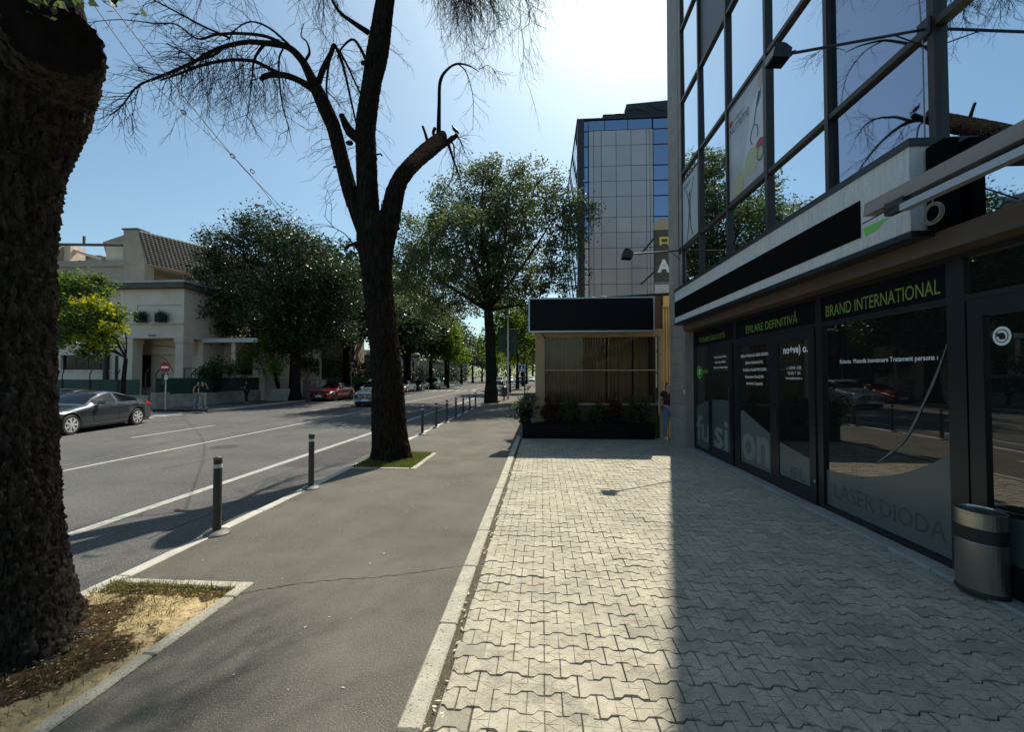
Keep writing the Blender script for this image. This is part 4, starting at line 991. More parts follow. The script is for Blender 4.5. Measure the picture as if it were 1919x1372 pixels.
# planters on the balcony ledge
for i, x in enumerate((-28.4, -26.85)):
    t = wthing('lattice_planter', ('left' if i == 0 else 'right') + ' one of the two dark lattice planters on the house ledge', 'planter', (x, 27.6, 5.72), 'lattice planters on the house ledge')
    m = MB()
    for k in range(7): m.box(x - .4 + k * .12, x - .365 + k * .12, 27.42, 27.45, 5.73, 6.30)
    for k in range(5): m.box(x - .4, x + .4, 27.39, 27.42, 5.75 + k * .12, 5.785 + k * .12)
    m.box(x - .4, x + .4, 27.46, 27.60, 5.73, 6.25); m.build('lattice_box', mt['wood_dark'], t)
hw = wthing('house_wing', 'low wing of the cream house with shaded terrace and white canopy edge', 'house', (-23, 30.5, 0))
m = MB(); m.box(-25.33, -21.9, 31.5, 40, 0, 4.5); m.box(-23.2, -22.9, 29.6, 29.9, 0, 4.5); m.box(-25.33, -21.0, 31.5, 42, 4.5, 5.3) if 0 else None; m.build('wall', mt['stucco'], hw)
m = MB(); m.box(-25.3, -21.0, 29.4, 31.9, 4.5, 4.66); m.box(-25.3, -21.0, 29.3, 29.4, 4.42, 4.74); m.build('canopy', mt['white_metal'], hw)
m = MB(); m.box(-24.3, -22.9, 31.44, 31.5, 2.0, 3.5); m.build('window', mt['car_glass'], hw)
m = MB()
m.tube([(-25.2, 27.6, 2.45), (-22.7, 27.6, 2.45)], .03, 5)
for k in range(4): m.tube([(-25.1 + k * .8, 27.6, 0.5), (-25.1 + k * .8, 27.6, 2.45)], .025, 5)
m.build('railing', mt['wood_dark'], hw)
# building behind with the tiled mansard
bb = wthing('apartment_building', 'grey concrete apartment block with steep brown tiled roof behind the cream house', 'building', (-38, 42, 0))
m = MB()
m.prism([(-41.2, 38, 0), (-39.0, 38, 0), (-38.9, 38, 13.2), (-39.75, 38, 16.35), (-41.2, 38, 16.35)], (0, 1.0, 0))
m.box(-49.2, -41.2, 38.2, 39.0, 0, 12.8); m.box(-49.2, -48.3, 38, 39, 12.8, 15.05); m.box(-48.3, -41.2, 38.05, 38.5, 12.8, 13.4); m.box(-41.2, -28, 39, 64, 0, 11.4)
m.box(-60, -49.2, 41, 60, 0, 12.6); m.box(-60, -49.3, 43, 60, 12.6, 15.2)
m.prism([(-39.0, 38.3, 0), (-30.5, 50, 0), (-30.5, 50, 11.2), (-39.0, 38.3, 11.2)], (-1, 1, 0))
m.build('wall', mt['stucco2'], bb)
m = MB(); m.box(-48.3, -47.6, 38.6, 40, 13.4, 15.2); m.prism([(-48.3, 38.9, 15.1), (-44.5, 38.9, 13.9), (-44.5, 38.9, 13.6), (-48.3, 38.9, 14.8)], (0, .3, 0)); m.box(-43.8, -41.3, 38.7, 39, 13.4, 15.3); m.build('white_wall', mt['stucco'], bb)
m = MB(); m.box(-49.4, -41.1, 37.9, 41, 15.25, 15.38) if 0 else None
m.prism([(-49.3, 37.9, 15.05), (-41.3, 37.9, 14.8), (-41.3, 37.9, 14.95), (-49.3, 37.9, 15.22)], (0, .4, 0)); m.prism([(-60, 42.8, 15.2), (-49.2, 42.8, 15.2), (-49.2, 42.8, 15.4), (-60, 42.8, 15.4)], (0, 17, 0)); m.box(-41.3, -39.6, 37.9, 39.2, 16.35, 16.5)
m.tube([(-60, 41.0, 13.5), (-49.3, 41.0, 13.6)], .05, 5); m.tube([(-46.6, 39, 15.2), (-46.6, 39, 16.2)], .12, 6); m.tube([(-36, 44, 15.0), (-36, 44, 16.3)], .04, 5); m.build('roof_edge', mt['cornice'], bb)
m = MB(); m.box(-51.0, -50.2, 40.95, 41.0, 13.3, 14.4) if 0 else m.box(-51.2, -50.2, 42.94, 43.0, 13.3, 14.5); m.build('window', mt['car_glass'], bb)
# mansard slope: rows of overlapping tiles, falling towards the street side and running away from us
m = MB()
A0, A1 = Vector((-39.65, 38.5, 16.3)), Vector((-31.0, 56.0, 16.6)); B0, B1 = Vector((-38.75, 37.9, 12.3)), Vector((-27.6, 54.5, 12.0))
A0, B0 = Vector((-39.7, 38.0, 16.3)), Vector((-38.6, 38.0, 12.9)); A1, B1 = Vector((-31.3, 58.0, 16.4)), Vector((-29.6, 58.0, 12.9))
NR, NC = 17, 60
for r_ in range(NR):
    for c_ in range(NC):
        f0, f1 = r_ / NR, (r_ + 1.12) / NR; g0, g1_ = c_ / NC, (c_ + 1) / NC
        P = [A0.lerp(A1, g0).lerp(B0.lerp(B1, g0), f0), A0.lerp(A1, g1_).lerp(B0.lerp(B1, g1_), f0), A0.lerp(A1, g1_).lerp(B0.lerp(B1, g1_), f1), A0.lerp(A1, g0).lerp(B0.lerp(B1, g0), f1)]
        nrm = Vector((.85, -.4, .25)).normalized()
        P[2] = P[2] + nrm * .10; P[3] = P[3] + nrm * .10; mid = [(P[0] + P[1]) / 2 + nrm * .05, (P[2] + P[3]) / 2 + nrm * .05]
        m.add([P[0], mid[0], P[1], P[2], mid[1], P[3]], [(0, 1, 4, 5), (1, 2, 3, 4), (5, 4, 3)])
m.build('tiled_roof', mt['roof_tile'], bb)
m = MB(); m.prism([tuple(A0), tuple(B0), tuple(B1), tuple(A1)], (-6, 2, -.4)); m.build('roof_body', mt['stucco2'], bb)
m = MB(); d_ = atX(400, 497, -31.5); m.prism([(-33.4, 46.2, 12.7), (-31.6, 48.5, 12.7), (-31.6, 48.5, 14.1), (-33.4, 46.2, 14.1)], (.9, -.7, 0)); m.build('dormer', mt['stucco'], bb)
# fence wall along the far pavement
FX = -22.35
fw = wthing('fence', 'dark green fence panels with barbed arms on a rough stone plinth across the road', 'fence', (FX, 30, 0))
m = MB(); m.box(FX - .15, FX + .15, 22.6, 60, 0, .78); m.box(FX - .16, FX + .16, 22.5, 23.4, 0, .95); m.box(FX - .16, FX + .16, 24.2, 26.2, 0, .95) if 0 else None; m.build('plinth', mt['stone_wall'], fw)
m = MB(); 
y = 22.7
while y < 58: m.box(FX - .02, FX + .02, y, y + 2.42, .82, 1.80); y += 2.45
m.build('green_panel', mt['green_panel'], fw)
for k in range(14):
    y = 22.7 + k * 2.45; pb = MB(); pb.tube([(FX - .04, y, .8), (FX - .04, y, 2.05), (FX + .25, y, 2.35)], .03, 6); pb.build('fence_post', mt['wood_dark'], fw)
# side street return of the fence (faces us)
fw = wthing('fence', 'green fence and stone plinth along the side street in front of the house', 'fence', (-32, 22.4, 0))
m = MB(); m.box(-60, FX - .3, 22.45, 22.7, 0, .80); m.build('plinth', mt['stone_wall'], fw)
m = MB(); x = -60
while x < FX - 1: m.box(x, x + 2.42, 22.55, 22.59, .82, 1.72); x += 2.45
m.build('green_panel', mt['green_panel'], fw)
for k in range(15):
    x = FX - .5 - k * 1.75; pb = MB(); pb.tube([(x, 22.53, .8), (x, 22.53, 2.0), (x + .28, 22.40, 2.30)], .028, 6); pb.build('fence_post', mt['wood_dark'], fw)
hg = wthing('hedge', 'long dark hedge behind the far fence under the tree row', 'hedge', (-24, 60, 0))
rh = np.random.RandomState(8); CH_ = np.stack([-24.2 + rh.randn(700) * .5, 37 + rh.rand(700) * 95, .3 + rh.rand(700) * 3.4], 1)
HEDGE = CH_
# houses further along the far side
for i, (x0, x1, y0, y1, h_, lab) in enumerate(((-42, -30, 62, 74, 5.5, 'shaded low house beyond the fence, half hidden by trees'), (-42, -30, 78, 100, 6.5, 'tall shaded house farther along the far side'), (-36, -27, 106, 150, 5.5, 'farthest pale house at the end of the far tree row'))):
    t = wthing('street_house', lab, 'house', (x0, y0, 0)); m = MB(); m.box(x0, x1, y0, y1, 0, h_); m.build('wall', mt['concrete'], t)
    m = MB(); m.box(x0 - .4, x1 + .4, y0 - .4, y1 + .4, h_, h_ + .4); m.build('roof', mt['zinc'], t)
    m = MB()
    for k in range(int((y1 - y0) / 3.2)):
        for j in range(int(h_ / 3)): m.box(x1, x1 + .04, y0 + 1 + k * 3.2, y0 + 2.2 + k * 3.2, 1 + j * 3, 2.5 + j * 3)
    m.build('window', mt['car_glass'], t)
# ================================================================= TREES
def catmull(P, n=6):
    P = [Vector(p) for p in P]; out = []
    for i in range(len(P) - 1):
        p0, p1, p2, p3 = P[max(i - 1, 0)], P[i], P[i + 1], P[min(i + 2, len(P) - 1)]
        for k in range(n):
            t = k / n
            out.append(.5 * ((2 * p1) + (p2 - p0) * t + (2 * p0 - 5 * p1 + 4 * p2 - p3) * t * t + (3 * p1 - p0 - 3 * p2 + p3) * t ** 3))
    out.append(P[-1]); return out
def lin(rs, n=6):
    out = []
    for a, b in zip(rs[:-1], rs[1:]): out += [a + (b - a) * k / n for k in range(n)]
    return out + [rs[-1]]
def bark_tube(path, rads, nr, amp, fs, seed, mat, name, parent, flare=None, buttress=0, step=.02, cap=True, fissure=1.0):
    """trunk with modelled bark relief: plates separated by upright fissures"""
    L = [0]
    for a, b in zip(path[:-1], path[1:]): L.append(L[-1] + (b - a).length)
    tot = L[-1]; nh = int(tot / step); pts = []; rad = []; j = 0
    for i in range(nh + 1):
        s = tot * i / nh
        while j < len(L) - 2 and L[j + 1] < s: j += 1
        t = (s - L[j]) / max(1e-6, L[j + 1] - L[j]); pts.append(path[j].lerp(path[j + 1], t)); rad.append(rads[j] + (rads[j + 1] - rads[j]) * t)
    V = np.zeros(((nh + 1) * nr, 3)); off = Vector((seed * 7.3, seed * 3.1, 0))
    for i, p in enumerate(pts):
        tdir = (pts[min(i + 1, nh)] - pts[max(i - 1, 0)]).normalized(); u = Vector((1, 0, 0)); u = (u - tdir * u.dot(tdir)).normalized(); w = tdir.cross(u)
        for k in range(nr):
            a = 2 * PI * k / nr; ca, sa = math.cos(a), math.sin(a); r = rad[i]
            q = Vector((ca * r * fs, sa * r * fs, tot * i / nh * fs * .25)) + off
            wq = q + noise.noise_vector(q * .7) * .45
            e = min(1, abs(noise.noise(wq)) * 4.2) * .62 + min(1, abs(noise.noise(wq * 2.1 + Vector((5, 5, 5)))) * 3.4) * .38
            hz = q * 1.0; hz.z *= 4.2
            dsp = amp * (e * 1.1 * fissure + .55 * noise.fractal(hz * 1.4, .8, 2.1, 4) - .5)
            big = .05 * r * noise.noise(Vector((ca * 1.2, sa * 1.2, p.z * .7)) + off) * 2
            rr_ = r + dsp + big
            if buttress:
                fl = math.exp(-p.z / .30); rr_ += fl * buttress * (.55 + .45 * math.sin(5 * a + seed) + .5 * noise.noise(Vector((ca * 2, sa * 2, seed))))
            V[i * nr + k] = p + (u * ca + w * sa) * rr_
    idx = np.arange(nh)[:, None] * nr; kk = np.arange(nr)[None, :]; kj = (kk + 1) % nr
    Q = np.stack([idx + kk, idx + kj, idx + nr + kj, idx + nr + kk], -1).reshape(-1, 4)
    o = np_mesh(name, V, Q, mat, parent, smooth=True)
    return o, V[-nr:]
# ---- nearest tree, cut back to a stub
t1 = wthing('street_tree', 'massive rough barked trunk with sawn off stub at the left edge of the picture', 'tree', (T1[0], T1[1], 0))
path = [Vector(p) for p in ((-3.86, 2.60, -.05), (-3.85, 2.61, .3), (-3.87, 2.62, .8), (-3.91, 2.62, 1.4), (-3.95, 2.62, 2.1), (-3.93, 2.62, 2.9), (-3.88, 2.62, 3.5), (-3.80, 2.62, 3.9), (-3.76, 2.62, 4.4))]
bark_tube(path, [.46, .43, .405, .375, .355, .355, .38, .44, .48], 360, .034, 23, 1, mt['bark_near'], 'trunk', t1, buttress=.17, step=.0135)
# the cut limb stub pointing to the street, ragged underside, flat sawn face
st = [Vector(p) for p in ((-3.86, 2.72, 3.93), (-3.62, 2.68, 4.06), (-3.38, 2.58, 4.12), (-3.18, 2.47, 4.13), (-3.09, 2.39, 4.12))]
o, ring = bark_tube(st, [.36, .31, .26, .23, .22], 150, .022, 20, 4, mt['bark_near'], 'limb_stub', t1, step=.02)
mb = MB(); mb.poly([tuple(v) for v in ring]); mb.build('cut_face', mt['cutwood'], o)
st = [Vector(p) for p in ((-3.8, 2.62, 4.2), (-3.85, 2.6, 4.9), (-4.05, 2.5, 5.5))]
o, ring = bark_tube(st, [.48, .40, .33], 100, .02, 15, 6, mt['bark_near'], 'limb_stub', t1, step=.04)
mb = MB(); mb.poly([tuple(v) for v in ring]); mb.build('cut_face', mt['cutwood'], o)
# surface roots
mb = MB(); rr = random.Random(3)
for a, l in ((-.15, .55), (-.75, .5), (.5, .5), (-1.3, .5)):
    P = [Vector((T1[0] + math.cos(a) * (.38 + d), T1[1] + math.sin(a) * (.38 + d) + .05 * math.sin(d * 7 + a), -.005 - .10 * d + .04 * math.exp(-d * 5))) for d in np.linspace(0, l, 8)]
    mb.tube(P, [.075 - .055 * i / 7 for i in range(8)], 9)
mb.build('root', mt['bark_near'], t1, smooth=True)
# fresh leaves sprouting at the very top of it
def leaf_cards(centers, n_per, spread, size, seed, flat=.5, sizevar=.4, droop=0.0):
    r = np.random.RandomState(seed); C = np.asarray(centers, float); n = len(C) * n_per
    ctr = np.repeat(C, n_per, 0); sp = np.asarray(spread, float)
    if sp.ndim == 0: sp = np.full(len(C), float(sp))
    g = r.randn(n, 3) * np.repeat(sp, n_per)[:, None] * np.array([1, 1, .72]); ctr = ctr + g
    d = r.randn(n, 3); d[:, 2] = d[:, 2] * .5 - droop; d /= np.linalg.norm(d, axis=1)[:, None]
    u = r.randn(n, 3); u[:, 2] *= (1 - flat); u -= (u * d).sum(1)[:, None] * d; u /= np.linalg.norm(u, axis=1)[:, None]
    s = (size * (1 + sizevar * (r.rand(n) * 2 - 1)))[:, None]
    V = np.stack([ctr - d * s * .5, ctr + u * s * .27 + d * s * .02, ctr + d * s * .5, ctr - u * s * .27 + d * s * .02], 1)
    nrm = np.cross(d, u); V[:, 0] += nrm * s * .06; V[:, 2] += nrm * s * .10
    return V.reshape(-1, 3), np.arange(n * 4).reshape(-1, 4)
P = [atY(x, y, 2.3) for x, y in ((95, 8), (75, 0), (40, -5), (150, -12), (215, 5), (10, -8), (200, -6), (120, -20))]
V, Q = leaf_cards(P, 10, .05, .062, 5); np_mesh('leaves', V, Q, mt['leaf_mid'], t1)
mb = MB()
for p in P: mb.tube([(p.x - .05, 2.62, 4.9), tuple(p)], .006, 4)
mb.build('sprout', mt['twig'], t1)

# ---- the bare tree
t2 = wthing('bare_tree', 'tall leafless tree with three heavy stems and drooping twigs, standing in the grass pit', 'tree', (T2[0], T2[1], 0))
pxs = 9.35 / 780
def tr(pts, y0=9.35):                                    # (px, py, r, distance)
    out = [];
    for q in pts:
        yy = q[3] if len(q) > 3 else y0
        out.append((atY(q[0], q[1], yy), q[2]))
    return out
def limb(pts, nr, amp, seed, name='limb', par=None, step=.03, mat='bark'):
    T = tr(pts); pa = catmull([p for p, r in T], 6); ra = lin([r for p, r in T], 6)
    return bark_tube(pa, ra, nr, amp, 16, seed, mt[mat], name, par or t2, step=step)
base = [(T2[0], T2[1], -.05), (-3.47, 9.40, .25), (-3.50, 9.38, .8)]
T = tr([(726, 720, .34), (717, 610, .32), (706, 510, .335), (704, 450, .41), (704, 405, .36)])
pa = catmull([Vector(p) for p in base] + [p for p, r in T], 5); ra = lin([.41, .39, .37] + [r for p, r in T], 5)
bark_tube(pa, ra, 130, .026, 15, 2, mt['bark'], 'trunk', t2, buttress=.11, step=.022)
limb([(697, 470, .22), (690, 400, .25), (688, 315, .225), (685, 245, .215), (690, 200, .21), (698, 150, .21), (707, 105, .24), (717, 35, .22), (725, -20, .20), (735, -90, .17), (742, -170, .14), (745, -260, .10)], 70, .018, 3, step=.035)
limb([(690, 450, .20), (672, 400, .19), (658, 365, .17), (643, 308, .16), (626, 240, .16), (611, 205, .165), (596, 172, .15), (582, 143, .11), (564, 110, .085), (538, 87, .07), (497, 80, .06), (457, 79, .048), (405, 92, .04), (360, 117, .034), (300, 143, .028), (258, 161, .02), (228, 198, .013), (205, 217, .008)], 40, .008, 4, step=.05)
limb([(718, 460, .24), (731, 405, .22), (744, 350, .185), (762, 320, .165), (784, 297, .185, 10.2), (800, 283, .21, 10.9), (815, 270, .21, 11.6), (826, 258, .17, 12.1), (830, 250, .08, 12.4)], 60, .018, 5, step=.04)
limb([(700, 300, .10), (678, 265, .13), (655, 245, .11), (640, 215, .06)], 30, .01, 6, step=.05)
# knots
for x, y, r in ((678, 445, .12), (742, 428, .10), (683, 118, .09), (655, 268, .09), (668, 455, .06)):
    c = atY(x, y, 9.05); mb = MB(); mb.lathe([(.02, -r * .5), (r * .75, -r * .35), (r, 0), (r * .8, r * .4), (.03, r * .55)], 12, tuple(c), 1, .7)
    mb.build('knot', mt['bark'], t2, smooth=True)
# thinner limbs and stubs
TH = MB(); HOST = []
def thin(pts, n=6, host=True, seedy=0):
    T = tr(pts); P = [p for p, r in T]
    pa = catmull(P, 5); ra = lin([r for p, r in T], 5)
    mb_ = MB(); mb_.tube(pa, ra, n); mb_.build('branch', mt['bark'], t2, smooth=True)
    if host: HOST.append((pa, ra))
thin([(592, 170, .09), (560, 150, .075), (530, 140, .07), (500, 141, .06), (488, 150, .045)], 8)
thin([(530, 140, .05), (505, 128, .045), (475, 114, .042), (429, 112, .036, 9.0), (377, 122, .03, 8.7), (335, 138, .022, 8.5), (300, 150, .014, 8.4)])
thin([(540, 88, .05), (500, 68, .042, 9.8), (450, 62, .036, 10.1), (405, 64, .032, 10.4), (370, 72, .026, 10.6), (330, 45, .02, 10.7), (289, 43, .016, 10.8), (223, 36, .012, 11), (160, 42, .007, 11)])
thin([(430, 70, .03), (380, 48, .024, 8.9), (328, 20, .02, 8.6), (275, -8, .014, 8.4)])
thin([(457, 79, .036), (425, 84, .03, 9.0), (405, 100, .026, 8.8), (370, 112, .02, 8.7), (345, 98, .016, 8.6), (312, 80, .012, 8.5)])
thin([(497, 80, .04), (482, 100, .03, 9.6), (475, 118, .026, 9.7), (472, 150, .018, 9.8), (468, 185, .011, 9.8), (462, 225, .006, 9.8)])
thin([(560, 105, .035), (540, 82, .03), (505, 52, .024, 9.0), (470, 40, .018, 8.7), (440, 56, .012, 8.6), (428, 80, .006, 8.6)])
thin([(597, 154, .07), (606, 128, .065), (620, 100, .055), (626, 84, .045), (634, 98, .035), (645, 130, .03), (655, 175, .026), (664, 215, .02), (670, 245, .014)])
thin([(626, 86, .035), (636, 96, .03, 9.6), (650, 120, .026, 9.7), (666, 155, .022, 9.8), (680, 185, .014, 9.8)])
thin([(620, 98, .03), (614, 135, .026, 9.2), (612, 170, .02, 9.1), (618, 205, .012, 9.1)])
thin([(577, 130, .04), (572, 115, .035), (580, 98, .028), (575, 78, .02), (564, 66, .014), (570, 42, .007)], host=False)
thin([(530, 92, .022), (523, 110, .02, 9.1), (524, 155, .018, 9.1), (530, 200, .014, 9.1), (540, 235, .01, 9.1), (546, 265, .005, 9.1)])
thin([(822, 252, .075, 12.1), (823, 196, .055, 12.2), (825, 152, .05, 12.4), (838, 130, .042, 12.8), (857, 119, .034, 13.4), (880, 123, .024, 13.9), (898, 134, .012, 14.3)], host=False)
thin([(858, 119, .022, 13.4), (872, 132, .019, 13.9), (882, 160, .015, 14.4), (887, 190, .012, 14.7), (886, 245, .006, 15.0)])
thin([(898, 130, .012, 14.3), (915, 122, .010, 14.7), (930, 138, .005, 15)])
thin([(822, 276, .11, 11.9), (840, 266, .08, 12.2), (856, 253, .07, 12.4)], host=False)
thin([(842, 264, .03, 12.2), (850, 272, .024, 12.3), (851, 300, .018, 12.4), (848, 330, .013, 12.4), (838, 352, .006, 12.4)])
thin([(802, 268, .05, 11.3), (797, 250, .04, 11.3), (792, 236, .034, 11.3)], host=False)
thin([(675, 462, .05), (660, 458, .045), (646, 466, .03)], host=False)
thin([(671, 470, .02), (648, 440, .013), (625, 425, .009), (606, 402, .004)])
thin([(700, 292, .02, 9.1), (712, 288, .02, 9.1), (716, 292, .016, 9.1)], host=False)
thin([(630, 312, .03), (625, 313, .028)], host=False)
thin([(758, 365, .012, 9.2), (722, 372, .01, 9.2), (714, 385, .006, 9.2), (719, 388, .004, 9.2)], host=False)
thin([(690, 60, .07), (660, 40, .05, 9.0), (635, 20, .035, 8.7), (612, -20, .02, 8.4)])
thin([(690, 120, .05), (664, 74, .03, 9.6), (640, 90, .02, 9.8), (632, 110, .01, 9.9)])
# crown above the frame: long arching boughs that droop back into view
CR = [[(742, -160, .10), (800, -250, .08, 9.6), (880, -260, .06, 10), (950, -190, .04, 10.4), (1000, -110, .02, 10.7)],
      [(735, -90, .09), (790, -160, .07, 8.9), (860, -150, .05, 8.6), (920, -95, .03, 8.4), (960, -50, .015, 8.3)],
      [(738, -120, .08), (760, -200, .06, 9.9), (790, -190, .045, 10.4), (830, -130, .03, 10.8), (860, -80, .015, 11)],
      [(742, -200, .08), (690, -260, .06, 9.2), (640, -220, .045, 9), (600, -140, .03, 8.8), (590, -80, .015, 8.8)],
      [(735, -60, .06), (775, -110, .05, 9.3), (810, -100, .035, 9.4), (850, -60, .02, 9.5), (880, -20, .01, 9.5)],
      [(744, -230, .08), (830, -330, .06, 9.8), (930, -330, .05, 10.2), (1010, -240, .03, 10.6), (1060, -140, .015, 10.9)],
      [(744, -240, .07), (660, -350, .06, 8.8), (560, -330, .04, 8.3), (470, -230, .025, 8.0), (400, -130, .012, 7.8)]]
for c in CR: thin(c)
thin([(826, 268, .09, 12.1), (835, 262, .07, 12.8), (842, 275, .05, 13.5), (850, 300, .035, 14.2), (862, 335, .022, 14.8), (868, 365, .01, 15.2)])
thin([(838, 265, .05, 12.9), (848, 255, .035, 13.6), (862, 262, .022, 14.3), (872, 290, .01, 14.8)])
thin([(818, 262, .05, 11.8), (812, 250, .045, 11.9), (815, 240, .05, 12.0)], host=False)
thin([(744, -230, .08), (850, -300, .06, 10.8), (940, -260, .04, 11.8), (1000, -150, .02, 12.6)])
thin([(742, -170, .07), (800, -230, .05, 11), (860, -190, .03, 12), (900, -90, .015, 12.8)])
TW = MB(); rt = random.Random(77)
def twig(p, d, L, r, depth, drp):
    n = max(3, int(L / .13)); pts = [p.copy()]; d = d.normalized(); seg = L / n
    for i in range(n):
        d = (d + Vector((rt.gauss(0, .13), rt.gauss(0, .13), rt.gauss(0, .09) - drp * (.8 if i < n * .6 else .35)))).normalized()
        p = p + d * seg; pts.append(p.copy())
        if depth > 0 and i > 0 and rt.random() < .80:
            side = d.cross(Vector((rt.gauss(0, 1), rt.gauss(0, 1), rt.gauss(0, 1)))).normalized()
            twig(p, (d * .8 + side * .75), L * rt.uniform(.28, .55) * (1 - .35 * i / n), r * .62, depth - 1, drp * .55)
    TW.tube(pts, [r * (1 - .6 * i / n) for i in range(n + 1)], 3, cap=False)
def sprout(host, n, L, r, drp, t0=.15, depth=2, up=.3):
    pa, ra = host
    for k in range(n):
        t = t0 + (1 - t0) * rt.random(); i = min(len(pa) - 2, int(t * (len(pa) - 1))); f = rt.random(); p = pa[i].lerp(pa[i + 1], f); td = (pa[i + 1] - pa[i]).normalized()
        side = td.cross(Vector((rt.gauss(0, 1), rt.gauss(0, 1), rt.gauss(0, 1)))).normalized()
        twig(p, td * .6 + side * .7 + Vector((0, 0, up - .3)), L * rt.uniform(.45, 1.1), r, depth, drp)
# left stem outer part acts as a host as well
outer = [p for p, r in tr([(564, 110, .08), (538, 87, .07), (497, 80, .06), (457, 79, .048), (405, 92, .04), (360, 117, .034), (300, 143, .028), (258, 161, .02), (228, 198, .013), (205, 217, .008)])]
HO = (catmull(outer, 5), None)
sprout(HO, 46, 1.05, .0095, .16); sprout((HO[0][20:], None), 32, .75, .008, .12)
dens = [8, 34, 34, 22, 24, 20, 14, 22, 16, 14, 10, 10, 14, 7, 5, 6, 4, 12, 8]
for h, n in zip(HOST, dens + [14] * 20):
    if h in HOST[-11:]: continue
    sprout(h, n, .85, .008, .15)
for h in HOST[-4:-2]: sprout(h, 16, .95, .009, .2, .2)
for h, n in zip(HOST[-11:-4] + HOST[-2:], (56, 58, 44, 50, 56, 46, 34, 54, 50)): sprout(h, n, 2.0, .0085, .28, .25)
# water shoots along the stems
ST = [p for p, r in tr([(697, 470, 0), (685, 245, 0), (698, 150, 0), (717, 35, 0)])]
for k in range(46):
    p = ST[1].lerp(ST[3], rt.random()) if k % 3 else ST[0].lerp(ST[1], .3 + .7 * rt.random())
    a = rt.choice((0, PI)) + rt.gauss(0, .7); d = Vector((math.cos(a), math.sin(a), -.25)); twig(p + d * .18, d, rt.uniform(.3, .75), .006, 1, .25)
SL = [p for p, r in tr([(658, 365, 0), (611, 205, 0), (582, 143, 0)])]
for k in range(40):
    p = SL[0].lerp(SL[1], rt.random()) if k % 2 else SL[1].lerp(SL[2], rt.random()); a = PI + rt.gauss(0, .9); d = Vector((math.cos(a), math.sin(a), -.1)); twig(p + d * .12, d, rt.uniform(.3, .8), .006, 1, .3)
for k in range(70):
    x, y = rt.uniform(345, 540), rt.uniform(88, 125); p = atY(x, y, rt.uniform(8.7, 9.9)); twig(p, Vector((rt.gauss(0, .35), rt.gauss(0, .3), -.8)), rt.uniform(.9, 1.7), .0070, 2, .22)
TW.build('twigs', mt['twig'], t2)
# ---- pigeon
def bird(p, label, s=1.0):
    mb = MB(); V = Vector(p)
    mb.tube([V + Vector(q) * s for q in ((.15, 0, -.09), (.09, 0, -.02), (.03, 0, .03), (-.03, 0, .09), (-.055, 0, .14), (-.06, 0, .17), (-.075, 0, .185), (-.105, 0, .178))], [.012 * s, .035 * s, .055 * s, .05 * s, .028 * s, .026 * s, .022 * s, .004 * s], 10)
    mb.tube([V + Vector((.02, .02, -.01)) * s, V + Vector((.015, .02, -.06)) * s], .006 * s, 5); mb.tube([V + Vector((.02, -.02, -.01)) * s, V + Vector((.015, -.02, -.06)) * s], .006 * s, 5)
    return tag(mb.build('pigeon', mt['dark_metal'], smooth=True), label, 'bird')
b = atY(852, 246, 12.35); bird(b, 'pigeon perched beside the cut right limb of the bare tree', 1.0)

# ---- leafy trees
def leafy(name, label, base, blobs, ncl, nper, size, spread, mat, seed, trunk_r, fork_z, group=None, nl=14, bark='bark', droop=.0, tmat='twig', shell=.55, trunk_path=None):
    t = wthing(name, label, 'tree', (base[0], base[1], 0), group); r = random.Random(seed)
    bx, by = base[0], base[1]; wsum = sum((b[3] * b[4] * b[5]) ** .75 for b in blobs); C = []; own = []
    for b in blobs:
        k = max(2, int(ncl * (b[3] * b[4] * b[5]) ** .75 / wsum))
        for _ in range(k):
            v = Vector((r.gauss(0, 1), r.gauss(0, 1), r.gauss(0, 1))).normalized(); q = shell + (1.04 - shell) * r.random() ** .7
            if r.random() < .25: q = r.random() ** .6
            C.append((b[0] + v.x * b[3] * q, b[1] + v.y * b[4] * q, b[2] + v.z * b[5] * q))
    sp = [spread * r.uniform(.55, 1.35) for _ in C]
    V, Q = leaf_cards(C, nper, sp, size, seed, droop=droop)
    np_mesh('crown', V, Q, mat, t)
    mb = MB(); fork = Vector((bx + r.uniform(-.2, .2), by, fork_z))
    P = trunk_path or [Vector((bx, by, -.1)), Vector((bx + r.uniform(-.08, .08), by, fork_z * .5)), fork]; fork = P[-1]
    pa = catmull(P, 6); mb.tube(pa, [trunk_r * (1.25 - .45 * min(1, (i / (len(pa) - 1)) * 1.6) if i < 3 else 1 - .25 * i / len(pa)) for i in range(len(pa))], 14)
    mb.build('trunk', mt[bark], t, smooth=True)
    mb = MB(); cs = sorted(C, key=lambda c: r.random())[:nl * 6]
    mains = []
    for b in blobs[:nl]:
        e = Vector((b[0], b[1], b[2])) ; mid = fork.lerp(e, .5) + Vector((r.gauss(0, .3), r.gauss(0, .3), .35)); pp = catmull([fork, mid, e + Vector((0, 0, b[5] * .5))], 5); mb.tube(pp, [trunk_r * .36 * (1 - .8 * i / (len(pp) - 1)) for i in range(len(pp))], 7); mains.append(pp)
    for c in cs:
        c = Vector(c); best = min(mains, key=lambda pp: min((q - c).length for q in pp)); s = min(best, key=lambda q: (q - c).length + (1.5 if q.z > c.z else 0)); mid = s.lerp(c, .5) + Vector((0, 0, .15 * (c - s).length)); pp = catmull([s, mid, c], 3)
        mb.tube(pp, [trunk_r * .11 * (1 - .75 * i / (len(pp) - 1)) + .006 for i in range(len(pp))], 4, cap=False)
    mb.build('branch', mt[tmat], t)
    return t
def P29(px, py, y): p = atY(px, py, y); return (p.x, p.y, p.z)
def blob(px, py, y, rpx, rz=None, ry=None):
    p = atY(px, py, y); r_ = rpx * y / 780; return (p.x, p.y, p.z, r_, ry or r_, (rz * y / 780) if rz else r_)
